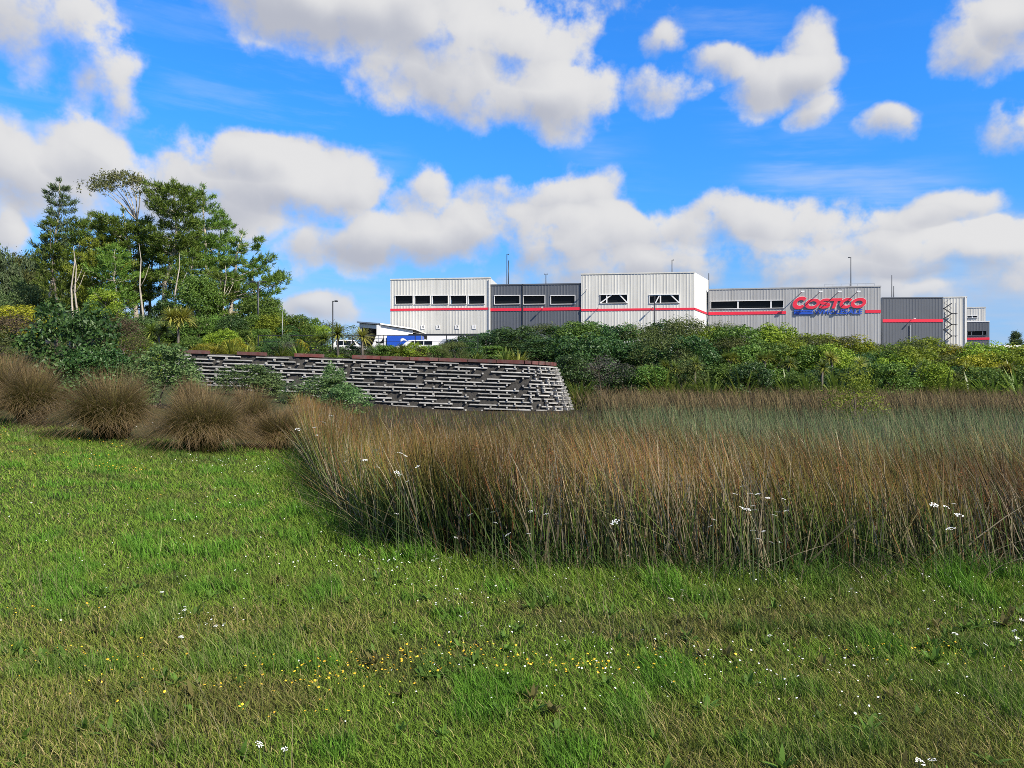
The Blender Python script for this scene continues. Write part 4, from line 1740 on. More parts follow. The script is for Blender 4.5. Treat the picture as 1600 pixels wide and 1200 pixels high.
for k, (px, pt_, z_, w_, lab) in enumerate(((142, 335, 90, 2.7, 'open pine between the slender pine and the flat-topped one'), (345, 330, 91, 2.6, 'stepped pine behind the layered one'),
                                            (398, 408, 84, 2.4, 'low rounded pine beside the black lamp post'), (300, 345, 92, 2.8, 'airy pine between the blunt and the layered pines'), (180, 385, 80, 2.6, 'bushy green pine at the front of the grove'))):
    pine('pine_tree', [foot(px, z_), T(px + 2, 470, z_), T(px - 2, (pt_ + 470) / 2, z_), T(px, pt_, z_)], .24, .3, w_, spread, lab, seed=600 + k, step=.85, per=5, mat='needle' if k % 3 else 'needle_yellow', dens=1.1, up=.16, bark='bark_pale')
for k, (px, lean, top) in enumerate(((338, 6, 425), (347, 5, 415), (110, 5, 385), (122, -6, 395), (224, -7, 380), (268, 12, 395))):
    b_ = foot(px, 78)
    o = empty('bare_trunk', b_, 'thin pale bare trunk standing in the pine grove', 'tree trunk', 'bare trunks in the grove')
    t_ = T(px + lean, top, 78) - b_
    MB().tube([(0, 0, -.3), t_ * .3 + Vector((.15, 0, 0)), t_ * .6 - Vector((.1, 0, 0)), t_ * .85 + Vector((.1, .1, 0)), t_], [.13, .11, .085, .05, .015], 7).build('trunk', M['bark_pale'], o, True)
    MB().tube([t_ * .58 - Vector((.1, 0, 0)), t_ * .66 + Vector((.5, 0, .2)), t_ * .78 + Vector((.9, .2, .3))], [.05, .035, .01], 5).build('limb', M['bark_pale'], o, True)


def gum_tree():
    b = foot(222, 87)
    o = empty('gum_tree', b, 'thin tall gum tree with bare fanning stems and a flat leafy top', 'tree')
    mb = MB()
    fork = T(214, 345, 87) - b
    mb.tube([(0, 0, -.3), (T(222, 440, 87) - b), fork], [.26, .2, .14], 7)
    tips = [(150, 292), (158, 284), (168, 278), (178, 276), (188, 275), (198, 274), (206, 277), (214, 280), (160, 290), (200, 284), (218, 298), (176, 288)]
    C, D = [], []
    rr = random.Random(3)
    for i, (px, py) in enumerate(tips):
        t = T(px, py, 87 + rr.uniform(-2, 2)) - b
        m = fork.lerp(t, .5) + Vector((rr.uniform(-.3, .3) + .25, 0, .1))
        mb.tube([fork, m, t], [.09, .05, .02], 5, cap=False)
        for k in range(26):
            C.append(t + Vector((rr.gauss(0, .75), rr.gauss(0, .75), rr.gauss(-.05, .22))))
    mb.build('trunk', M['bark_pale'], o, True)
    C = np.array([tuple(c) for c in C])
    C = np.repeat(C, 9, 0) + rng.normal(0, .16, (len(C) * 9, 3))
    V, F = leaf_quads(C, np.tile(np.array([0, 0, .4]), (len(C), 1)), np.full(len(C), .30), .32, .9)
    link('crown', tri_mesh('gum_crown', V, F, M['gum_leaf'], {'tint': np.repeat(rng.random(len(C)), 4)}), o)


gum_tree()


def bt(px, top, z, wpx, lab, mat, seed, name='broadleaf_tree', group=None, **kw):
    f = foot(px, z)
    h = EYE + (600 - top) / 1200 * z - f.z
    return broad_tree(name, f, h, wpx / 1200 * z, lab, mat, seed, group=group, **kw)


bt(312, 432, 77, 74, 'dense deep green leafy tree standing in front of the pines', 'leaf_mid', 61, leaf=.2, n=11000, lobes=90)
bt(405, 462, 78, 74, 'bushy green tree behind the black double-headed lamp post', 'leaf_mid', 62, leaf=.2, n=8000)
bt(166, 452, 76, 62, 'yellow green rounded tree in front of the grove', 'leaf_bright', 63, leaf=.2, n=6000, hollow=.3, lobes=46)
bt(215, 500, 74, 70, 'grey green leafy tree low beneath the pines', 'leaf_mid', 64, leaf=.18, n=7000)
bt(130, 505, 74, 60, 'low dark tree under the slender pine', 'leaf_dark', 65, leaf=.18, n=6000)
bt(262, 470, 79, 55, 'dark leafy tree at the pale leaning trunk', 'leaf_dark', 66, leaf=.2, n=6000, hollow=.3)
bt(40, 440, 92, 66, 'pale green willowy tree at the hill foot', 'leaf_sage', 67, leaf=.26, n=8000, spiky=.5, aspect=.3)
bt(75, 448, 94, 50, 'light green willowy tree beside the slender pine trunk', 'leaf_sage', 68, leaf=.26, n=6000, spiky=.5, aspect=.3)
bt(-30, 445, 95, 70, 'light green willowy tree at the outer hill foot', 'leaf_sage', 69, leaf=.26, n=6000, spiky=.5, aspect=.3)
bt(28, 478, 70, 90, 'bright yellow leafy shrub tree at the hill foot', 'leaf_yellow', 70, leaf=.2, n=6500)
bt(64, 485, 68, 50, 'small yellow green shrub tree near the dark glossy shrub', 'leaf_yellow', 71, leaf=.2, n=4000)
bt(-40, 480, 70, 80, 'yellow green shrub tree at the outer hill foot', 'leaf_bright', 72, leaf=.2, n=5000)
bt(445, 497, 84, 80, 'yellow green shrub tree beyond the leaning pine', 'leaf_yellow', 73, leaf=.22, n=5500)
bt(485, 508, 95, 90, 'low green tree beyond the wire fence', 'leaf_bright', 74, leaf=.25, n=5500)
bt(390, 510, 86, 60, 'low leafy tree behind the leaning pine', 'leaf_bright', 75, leaf=.22, n=5000)
bt(545, 510, 118, 110, 'far rounded green tree beside the white shed', 'leaf_mid', 76, leaf=.28, n=5000)

# wooded hill far left
V, F, Tt = dome_crown(5000, 60, .06, 81, spiky=.5, aspect=.55)
hill_crowns = [tri_mesh('hill_crown', V, F, M['needle_grey'], {'tint': Tt})]
V, F, Tt = dome_crown(5000, 50, .06, 82, spiky=.6, aspect=.55)
hill_crowns.append(tri_mesh('hill_crown', V, F, M['leaf_olive'], {'tint': Tt}))
htr = MB().tube([(0, 0, -.05), (.01, 0, .5), (0, 0, .9)], [.025, .018, .006], 6).mesh('hill_trunk', M['bark'], True)
for i, (px, top, z, w) in enumerate(((8, 400, 150, 40), (28, 402, 155, 34), (47, 402, 150, 34), (62, 412, 160, 30), (-20, 396, 150, 44), (-50, 392, 155, 44), (18, 425, 140, 44), (50, 428, 142, 40), (75, 425, 165, 34),
                                     (92, 432, 170, 36), (-10, 428, 138, 46), (-45, 425, 140, 44), (108, 440, 172, 36), (125, 436, 178, 36), (142, 444, 175, 36), (-80, 392, 150, 50), (-115, 388, 150, 50), (-150, 384, 152, 50), (-190, 380, 150, 54), (-235, 378, 150, 54), (-130, 425, 138, 54), (-200, 425, 138, 54))):
    f = foot(px, z)
    h = EYE + (600 - top) / 1200 * z - f.z
    o = empty('hill_tree', f - Vector((0, 0, .5)), 'dull olive green tree in the wood on the far hillside', 'tree', 'trees on the far hillside', rz=random.random() * 6)
    c = link('crown', hill_crowns[i % 2], o)
    c.scale = (w / 1200 * z, w / 1200 * z, max(4, h + .5))
    c = link('trunk', htr, o)
    c.scale = (9, 9, max(4, h))
# small far conifer at the right edge
pine('pine_tree', [foot(1588, 190) , T(1587, 560, 190), T(1587, 521, 190)], .3, .15, 2.9, cone, 'small dark conifer standing alone beyond the far trucks', seed=52, step=.8, per=6, mat='needle_grey', dens=1.0, tuft_len=.8, tuft_w=.14)

# ------------------------------------------------------------------ planting above and before the crib wall
G_FLAX = 'flax along the wall top'
LF = 'green flax with arching strap leaves just behind the coping of the crib wall'
LFY = 'yellowish flax with drooping strap leaves behind the left stretch of the crib wall'
for px, top, z in ((440, 535, 55), (468, 533, 54.5), (600, 545, 54.5), (640, 540, 55), (530, 552, 54), (790, 540, 56), (745, 545, 56)):
    flax_px(px, top, z, LF, G_FLAX)
for px, top, z in ((318, 535, 54), (300, 528, 56), (335, 530, 55.5), (362, 528, 56), (253, 530, 54.5), (405, 518, 60), (385, 532, 55), (810, 545, 56)):
    flax_px(px, top, z, LFY, 'yellowish flax along the wall top', 'flax_y')
rx = random.Random(77)
for i in range(26):
    px = 200 + i * 20.5 + rx.uniform(-8, 8)
    if px > 700:
        continue
    k = rx.choice(['mid', 'olive', 'bright', 'sage', 'dark', 'yellow'])
    top = 548 + rx.uniform(-9, 5) if px > 470 else 540 + rx.uniform(-14, 6)
    shrub_px(k, px, top, 54.5 + rx.uniform(0, 3), rx.uniform(28, 46), {'mid': 'low mid green bush in the planting strip on the wall top', 'olive': 'low olive bush in the planting strip on the wall top', 'bright': 'low bright green bush in the planting strip on the wall top', 'sage': 'low loose pale green bush in the planting strip on the wall top', 'dark': 'low dark green bush in the planting strip on the wall top', 'yellow': 'low yellow bush in the planting strip on the wall top'}[k], 'wall top bushes: ' + k)
for i in range(17):
    px = 190 + i * 17 + rx.uniform(-6, 6)
    k = rx.choice(['mid', 'bright', 'dark', 'sage', 'mid'])
    shrub_px(k, px, 508 + rx.uniform(-14, 12), 68 + rx.uniform(0, 6), rx.uniform(40, 62), {'mid': 'mid green understorey bush beneath the pine grove', 'bright': 'bright green understorey bush beneath the pine grove', 'dark': 'dark green understorey bush beneath the pine grove', 'sage': 'loose pale green understorey bush beneath the pine grove'}[k], 'grove bushes: ' + k)
for i in range(15):
    px = 120 + i * 28 + rx.uniform(-8, 8)
    shrub_px('mid' if i % 2 else 'olive', px, 492 + rx.uniform(-14, 10) + (14 if px > 430 else 0), 104 + rx.uniform(0, 10), rx.uniform(40, 60), 'far leafy tree seen between the grove trunks' if px < 420 else 'far low tree on the skyline beyond the wire fence', 'far trees behind the grove' if px < 420 else 'far trees beyond the fence', name='far_tree', cat='tree')
for px, top, z, k, lab in ((648, 538, 55, 'bright', 'light green bush on the wall top before the white van'), (675, 541, 55.5, 'mid', 'rounded green bush on the wall top before the silver car'), (712, 536, 57, 'olive', 'olive bush between silver car and planted bank'), (604, 541, 55, 'mid', 'green bush on the wall top before the blue truck'), (732, 530, 60, 'dark', 'dark bush where the planted bank meets the dock')):
    shrub_px(k, px, top, z, 44, lab)
cabbage_px(278, 478, 59, 'big many-headed cabbage tree with yellowed skirts above the crib wall', None, heads=4, kind='head_y', size=1.35)
cabbage_px(248, 500, 60, 'smaller cabbage tree beside the big many-headed one', None, heads=2, size=1.2)
cabbage_px(528, 506, 56, 'tall green cabbage tree with one round head at the lamp post', None, heads=1, size=1.25)
cabbage_px(566, 512, 56, 'green cabbage tree with yellow skirt beside the round white sign', None, heads=1, kind='head_y', size=1.15)
cabbage_px(504, 515, 57.5, 'low cabbage tree with two heads near the slim lamp post', None, heads=2, size=.95)
cabbage_px(622, 536, 55, 'short bushy cabbage tree in front of the blue truck', None, heads=2, size=.85)
for k, px, top, z, w, lab in (('grey', 445, 536, 56, 52, 'dark grey twiggy shrub at the wire fence'), ('dark', 425, 530, 59, 44, 'small dark green shrub below the double-headed lamp post'),
                              ('yellow', 365, 530, 57, 40, 'low yellow shrub in flower above the crib wall'), ('brown', 660, 546, 54.5, 40, 'low reddish brown twiggy shrub on the wall top near the silver car'),
                              ('olive', 690, 545, 55, 30, 'small olive shrub on the wall top before the silver car'), ('bright', 350, 518, 61, 60, 'bright green shrub at the foot of the leaning pine'),
                              ('brown', 185, 506, 46, 80, 'dull brown bush behind the dark glossy shrub'), ('olive', 210, 530, 48, 70, 'olive brown spiky bush behind the dark glossy shrub'),
                              ('bright', 225, 535, 50, 60, 'light green bush at the hidden end of the crib wall'), ('mid', 470, 540, 58, 40, 'mid green shrub between wire fence and flax')):
    shrub_px(k, px, top, z, w, lab)
shrub_px('dark', 112, 480, 25, 150, 'big dense dark green glossy shrub rising behind the tussocks')
shrub_px('dark', 150, 545, 24, 110, 'lower dark green glossy shrub spreading beside the big one')
shrub_px('sage', 245, 548, 27, 125, 'loose leafy green shrub before the hidden end of the crib wall')
shrub_px('sage', 205, 575, 24, 80, 'small loose green shrub between the glossy shrub and the tussocks')
shrub_px('brown', 18, 506, 32, 120, 'wide brown twiggy bush at the outer edge behind the tussocks')
shrub_px('olive', -40, 500, 31, 120, 'olive twiggy bush at the outer edge behind the tussocks')
shrub_px('olive', 45, 540, 28, 80, 'olive green spiky bush between brown bush and glossy shrub')
shrub_px('sage', 383, 574, 42, 100, 'upright leafy green shrub against the crib wall, nearer the tussocks')
shrub_px('sage', 420, 586, 43, 50, 'small pale green shrub against the crib wall')
shrub_px('sage', 500, 592, 38, 110, 'loose green shrub against the crib wall at the edge of the rushes')
shrub_px('sage', 545, 605, 36, 70, 'low green shrub among the first rushes below the crib wall')
shrub_px('sage', 522, 575, 39, 36, 'tall thin leafy shoot rising before the crib wall')

# ------------------------------------------------------------------ planted bank on the right
def stretch_of(px):
    return ('beside the crib wall end' if px < 910 else 'before the tall pale block' if px < 1107 else 'below the long window strip' if px < 1232 else 'below the red wall lettering' if px < 1376
            else 'below the right slate block' if px < 1512 else 'at the far end of the bank')


BK = {'dark': 'dense dark green', 'mid': 'leafy mid green', 'bright': 'bright light green', 'yellow': 'yellow green', 'olive': 'spiky olive green', 'grey': 'fine grey twiggy', 'brown': 'low brown twiggy'}


def bank(k, px, top, z, w, row):
    lab = '%s shrub %s, %s' % (BK[k], row, stretch_of(px))
    shrub_px(k, px, top, z, w, lab, lab)


back_row = [('dark', 745, 525, 70), ('dark', 775, 517, 60), ('dark', 805, 512, 70), ('olive', 842, 510, 66), ('dark', 880, 513, 66), ('mid', 905, 506, 60), ('dark', 925, 510, 70), ('dark', 962, 513, 72),
            ('olive', 1000, 514, 70), ('dark', 1040, 507, 74), ('olive', 1072, 504, 70), ('bright', 1105, 516, 66), ('olive', 1128, 508, 60), ('mid', 1150, 514, 70), ('mid', 1190, 517, 80), ('bright', 1212, 512, 62),
            ('olive', 1248, 528, 56), ('bright', 1270, 524, 70), ('olive', 1305, 530, 70), ('yellow', 1325, 528, 66), ('olive', 1362, 540, 60), ('bright', 1348, 538, 46), ('bright', 1400, 540, 56), ('bright', 1440, 532, 68), ('olive', 1418, 536, 60),
            ('olive', 1475, 542, 60), ('yellow', 1500, 542, 62), ('bright', 1535, 540, 64), ('mid', 1565, 545, 60), ('bright', 1595, 542, 70), ('bright', 1630, 545, 70), ('olive', 1665, 545, 70), ('mid', 1700, 548, 70)]
for i, (k, px, top, w) in enumerate(back_row):
    bank(k, px, top + 1, 70.5 + 2.5 * math.sin(i * 2.3) - (px > 1350) * 2.5, w * 1.35, 'on top of the bank')
mid_row = [('mid', 760, 542, 60), ('dark', 800, 535, 66), ('dark', 850, 532, 70), ('dark', 905, 528, 84), ('dark', 945, 535, 70), ('dark', 990, 540, 80), ('olive', 1030, 528, 80), ('dark', 1075, 532, 70), ('dark', 1100, 540, 60), ('olive', 1140, 535, 70),
           ('mid', 1165, 545, 60), ('mid', 1200, 540, 70), ('bright', 1235, 538, 60), ('mid', 1270, 545, 66), ('bright', 1300, 545, 60), ('dark', 1335, 555, 60), ('mid', 1370, 552, 60), ('bright', 1400, 560, 60), ('bright', 1432, 548, 56),
           ('olive', 1465, 556, 60), ('bright', 1500, 560, 64), ('yellow', 1530, 556, 56), ('bright', 1570, 556, 60), ('olive', 1605, 556, 60), ('mid', 1650, 556, 80)]
for i, (k, px, top, w) in enumerate(mid_row):
    bank(k, px, top, 64.5 + 1.8 * math.sin(i * 1.7), w * 1.35, 'halfway up the bank')
front_row = [('grey', 940, 562, 90), ('dark', 985, 575, 60), ('mid', 1020, 575, 60), ('mid', 1140, 572, 70), ('dark', 1175, 570, 60), ('mid', 1210, 580, 70), ('mid', 1250, 585, 50), ('dark', 1290, 575, 66), ('mid', 1385, 572, 70), ('dark', 1438, 575, 60),
             ('bright', 1462, 572, 50), ('dark', 1495, 576, 56), ('mid', 1535, 578, 66), ('olive', 1480, 582, 50), ('mid', 1590, 575, 60), ('dark', 1340, 578, 60), ('brown', 915, 578, 40), ('olive', 1070, 570, 60), ('brown', 1570, 582, 50), ('dark', 895, 560, 60), ('dark', 1640, 572, 80)]
for i, (k, px, top, w) in enumerate(front_row):
    bank(k, px, top, 58 + 1.5 * math.sin(i * 2.9), w * 1.25, 'at the bank foot')
for px, top, z, hd, sz in ((1047, 560, 57, 2, .9), (1086, 556, 57.5, 2, 1.0), (1195, 545, 60, 2, .9), (1170, 562, 58, 2, .8), (1232, 558, 59, 2, .8), (1285, 562, 57.5, 1, 1.0), (1140, 548, 61, 2, .9), (1300, 548, 60, 2, .9), (1345, 558, 58.5, 1, .9), (1450, 560, 58, 2, .9), (1575, 562, 58, 2, .9), (1510, 566, 58, 1, .9), (1395, 570, 57.5, 1, .8)):
    lab = 'small %s cabbage tree low on the bank, %s' % ('one-headed' if hd == 1 else 'two-headed', stretch_of(px))
    cabbage_px(px, top, z, lab, lab, heads=hd, size=sz, kind=random.choice(['head', 'head', 'head_y']))
for px, top, z in ((1035, 578, 56), (1060, 582, 55.5), (1110, 580, 56), (1160, 582, 56), (1235, 580, 56), (1265, 583, 55.5), (1310, 578, 56), (1420, 575, 57), (1475, 580, 56), (1550, 578, 56), (1595, 575, 56), (1520, 585, 55.5), (905, 585, 55), (1365, 582, 56)):
    lab = 'upright flax clump at the bank foot, %s' % stretch_of(px)
    flax_px(px, top, z, lab, lab)
# light sapling standing in the rushes
o = shrub_px('sapling', 1338, 590, 30, 84, 'light green sapling standing alone among the rushes', name='sapling', cat='sapling')
shrub_px('sapling', 1345, 574, 31, 44, 'thin upright light green shoot behind the wetland sapling', name='sapling', cat='sapling')

# ------------------------------------------------------------------ tussocks
def tussock(px, base_py, top, wpx, z, label, seed, n=4600):
    g = np.random.default_rng(seed)
    x = (px - 800) / 1200 * z
    gz = Hs(x, z)
    h = EYE + (600 - top) / 1200 * z - gz
    w = wpx / 1200 * z * .60
    a = g.random(n) * 2 * math.pi
    e = g.random(n) ** .55                      # 0 upright .. 1 spread wide
    r0 = .16 * w * np.sqrt(g.random(n))
    base = np.stack([r0 * np.cos(a), r0 * np.sin(a), np.full(n, -.03)], -1)
    reach = w * (.10 + .95 * e) * (.8 + .3 * g.random(n))
    rise = h * (1.12 - .12 * e ** 2) * (.8 + .3 * g.random(n))
    segs = 5
    rows = []
    face = a + math.pi / 2 + g.normal(0, .5, n)
    side = np.stack([np.cos(face), np.sin(face), 0 * face], -1)
    wid = .0075 * (.6 + .8 * g.random(n)) * z / 16
    jx = g.normal(0, .07 * w, n)
    lop = g.random() * 6.28
    tw = g.normal(0, .42, n)
    reach = reach * (1 + .22 * np.cos(a - lop)) * (.75 + .5 * vnoise(a * 1.9 + seed, e * 3, 1.0))
    rise = rise * (.86 + .28 * vnoise(a * 2.3 + seed * 2, e * 4, 1.0))
    for k in range(segs + 1):
        t = k / segs
        hor = reach * (t ** 1.35)
        ver = rise * (t * 1.2 - (.15 + 1.05 * e ** 2) * t ** 2.4)
        at = a + tw * t ** 1.5
        p = base + np.stack([hor * np.cos(at) + jx * t * t, hor * np.sin(at), ver], -1)
        p[:, 2] = np.maximum(p[:, 2], -.02)
        if k < segs:
            ww = (wid * (1 - .7 * t) * .5)[:, None]
            rows += [p - side * ww, p + side * ww]
        else:
            rows.append(p)
    m = 2 * segs + 1
    V = np.stack(rows, 1).reshape(-1, 3)
    f = []
    for k in range(segs - 1):
        q = 2 * k
        f += [(q, q + 1, q + 3), (q, q + 3, q + 2)]
    q = 2 * (segs - 1)
    f.append((q, q + 1, q + 2))
    F = (np.arange(n)[:, None, None] * m + np.array(f)[None]).reshape(-1, 3)
    T_ = np.tile(np.array(sum([[k / segs] * 2 for k in range(segs)], []) + [1.0]), n)
    green = np.array([.105, .105, .020])
    tip = np.array([.22, .145, .075])
    dead = np.array([.34, .25, .155])
    q = g.random(n)
    tipc = tip[None] * (.6 + .7 * g.random(n))[:, None]
    tipc[q > .86] = dead
    c0 = np.repeat(green[None] * (.35 + 1.2 * g.random(n) ** 1.4)[:, None], m, 0)
    c1 = np.repeat(tipc, m, 0)
    k = ss(.42, 1.0, T_)[:, None]
    me = tri_mesh('tussock', V, F, M['blade'], {'col': c0 * (1 - k) + c1 * k})
    o = link('tussock', me)
    o.location = (x, z, gz)
    tag(o, label, 'tussock', None)
    return o


tussock(12, 0, 560, 130, 22, 'reddish tussock behind the outermost round tussock', 91)
tussock(48, 0, 574, 140, 18, 'round spreading brown tussock at the outer end of the row', 92)
tussock(178, 0, 588, 185, 16.4, 'largest brown tussock with a rounded dome in the row by the lawn', 93, 6500)
tussock(318, 0, 612, 175, 15.4, 'wide drooping brown tussock next to the largest one', 94, 6200)
tussock(388, 0, 612, 100, 19, 'olive tussock behind the wide drooping one', 95)
tussock(437, 0, 642, 105, 17, 'dark reddish tussock close to the rushes', 96)
tussock(300, 0, 600, 90, 19, 'small tussock between the two biggest tussocks and the loose shrub', 97)
tussock(-60, 0, 570, 140, 19, 'brown tussock beyond the outermost round tussock', 98)
tussock(462, 0, 640, 70, 19.5, 'small tussock squeezed between rushes and the dark reddish tussock', 99)

# ------------------------------------------------------------------ rushes
def rush_bed(name, n, ylo, yhi, xr, hfun, colfun, wid, label, cat, lean=(-.15, .05), segs=3, region=None, seed=5, bend=.16, front=0.0):
    g = np.random.default_rng(seed)
    m = int(n * 3.2)
    if front > 0:      # more stems along the near shore
        d = g.random(m) ** 2.2 * front
        x = g.uniform(*xr, m)
        y = yfront(x) + d
        # and along the left shore
        k = g.random(m) < .3
        yy = g.uniform(6.6, 26, m)
        x = np.where(k, xleft(yy) + d, x)
        y = np.where(k, yy, y)
    else:
        t = g.random(m)
        y = ylo + (yhi - ylo) * t ** 1.25
        x = g.uniform(-1, 1, m) * .92 * y + .12 * y
        x = np.clip(x, *xr)
    ok = (inwet(x, y) > .12) & (x < .98 * y + 1) & (x > xr[0]) & (x < xr[1] - .01) & (y > ylo) & (y < yhi)
    clump = fnoise(x, y, 1.6, 2)
    ok &= g.random(m) < ss(.12, .62, clump) + .18
    if region is not None:
        ok &= g.random(m) < region(x, y)
    x, y = x[ok][:n], y[ok][:n]
    clump = clump[ok][:n]
    k = len(x)
    h = hfun(x, y) * (.62 + .46 * g.random(k) ** .7) * (.76 + .48 * clump)
    base = np.stack([x, y, H(x, y) - .03], -1)
    wind = .7 + .9 * fnoise(x + 40, y, .5, 2)
    shore_d = np.clip((x - xleft(y)) / 2.5, 0, 1)
    L = np.stack([lean[0] * (.25 + .75 * shore_d) * wind * h + g.normal(0, bend, k) * h, lean[1] * h + g.normal(0, bend * .8, k) * h], -1)
    # some stems lie broken across the others
    br = g.random(k) < .09
    L[br] = g.normal(0, .55, (int(br.sum()), 2)) * h[br][:, None]
    h = np.where(br, h * .75, h)
    V, F, T_, mm = ribbons(base, h, wid * (.55 + .5 * g.random(k) + 1.3 * (g.random(k) < .06)), L, 1.35, segs, 0.05, face=g.normal(0, .7, k), taper=1.6)
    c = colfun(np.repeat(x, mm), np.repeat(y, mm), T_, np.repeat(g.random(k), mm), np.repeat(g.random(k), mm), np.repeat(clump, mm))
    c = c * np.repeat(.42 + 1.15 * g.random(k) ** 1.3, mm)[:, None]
    o = link(name, tri_mesh(name, V, F, M['blade'], {'col': np.clip(c, .003, 1)}))
    tag(o, label, cat, kind='stuff')
    return o


def lerp3(a, b, k):
    return np.asarray(a)[None] * (1 - k[:, None]) + np.asarray(b)[None] * k[:, None]


def near_col(x, y, t, r1, r2, cl):
    c = near_col0(x, y, t, r1, r2, cl)
    pat = fnoise(x * 1.0, y * .6, 1.1, 3)
    return c * np.array([[.80, .78, .70]]) * (.70 + .95 * ss(.25, .8, pat))[:, None] * np.interp(t, [0, .3, .7, 1], [.75, .9, 1.05, 1.1])[:, None]  # overall tint darkens the near rushes: cloud shade put into their colour


def near_col0(x, y, t, r1, r2, cl):
    patch = fnoise(x, y, .45, 2)
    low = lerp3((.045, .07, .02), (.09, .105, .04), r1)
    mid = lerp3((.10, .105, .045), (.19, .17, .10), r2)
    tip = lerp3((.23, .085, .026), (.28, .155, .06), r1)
    red = ss(.35, .75, patch + .12 * (x > 1))
    tip = tip * (1 - red[:, None] * .65) + np.array([.20, .05, .02])[None] * red[:, None] * .65
    k1 = ss(.10, .55, t + .2 * (r2 - .5))
    k2 = ss(.62, .98, t + .25 * (r1 - .5))
    c = low * (1 - k1[:, None]) + mid * k1[:, None]
    c = c * (1 - k2[:, None]) + tip * k2[:, None]
    dead = ((r1 > .74) * 1.0)[:, None]            # dry straw stems
    straw = lerp3((.21, .175, .125), (.30, .25, .18), r2)
    c = c * (1 - dead) + straw * dead
    green = ((r2 < .3 + .5 * ss(.42, .66, fnoise(x + 77, y, .9, 2))))[:, None] * .9
    gt = ss(.45, .95, t)
    c = c * (1 - green) + (lerp3((.045, .095, .016), (.095, .15, .03), t) * (1 - gt[:, None] * .6) + tip * gt[:, None] * .6) * green
    rust = ((r2 > .955) & (r1 < .6))[:, None] * .8
    c = c * (1 - rust) + np.array([.20, .07, .025])[None] * rust
    return c


def blue_col(x, y, t, r1, r2, cl):
    c = lerp3((.032, .055, .020), (.085, .115, .048), t * .7 + r1 * .3)
    dry = ((r2 > .72) * 1.0)[:, None]
    c = c * (1 - dry) + np.array([.17, .13, .075])[None] * dry
    pal = ss(.45, .75, fnoise(x, y, .2, 2))[:, None]
    return (c * (1 - pal * .5) + np.array([.12, .155, .07])[None] * pal * .5) * 1.4


def far_col(x, y, t, r1, r2, cl):
    c = lerp3((.03, .026, .014), (.135, .095, .048), ss(.2, 1, t))
    g_ = ((r2 > .7) * 1.0)[:, None]
    c = c * (1 - g_ * .5) + np.array([.12, .11, .04])[None] * g_ * .5
    return c * (1.0 + .9 * r1[:, None])


def near_h(x, y):
    return np.interp(x, [-6, -3, -1, 1.5, 3.5, 6, 12], [1.12, 1.20, 1.24, 1.20, 1.10, 1.0, .97]) * np.interp(y, [6, 8, 14, 30], [.97, 1.02, 1.05, 1.0])


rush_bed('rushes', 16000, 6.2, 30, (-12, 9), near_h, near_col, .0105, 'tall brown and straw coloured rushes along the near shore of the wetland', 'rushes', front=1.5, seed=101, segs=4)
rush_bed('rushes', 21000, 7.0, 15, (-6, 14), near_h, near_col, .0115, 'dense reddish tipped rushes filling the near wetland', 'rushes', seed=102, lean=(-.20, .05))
rush_bed('rushes', 15000, 14, 44, (-14, 5), lambda x, y: np.interp(y, [14, 22, 44], [.95, .55, .40]), near_col, .014, 'straw coloured rushes reaching back to the crib wall', 'rushes', seed=103,
         region=lambda x, y: ss(4.5, 2.5, x - (y - 15) * .06))
rush_bed('sedges', 17000, 11, 36, (2.0, 40), lambda x, y: .98 + .16 * fnoise(x, y, .3, 2), blue_col, .012, 'blue green sedges in the middle of the wetland', 'sedges', seed=104,
         region=lambda x, y: ss(2.0, 4.0, x - (y - 12) * .02))
rush_bed('rushes', 15000, 36, 53, (-14, 60), lambda x, y: 1.25 + .35 * ss(36, 46, y) + .15 * fnoise(x, y, .2, 2), far_col, .03, 'dark brown rushes along the far shore below the planted bank', 'rushes', seed=105,
         region=lambda x, y: ss(3.6, 5.2, x - (49 - y) * .02))

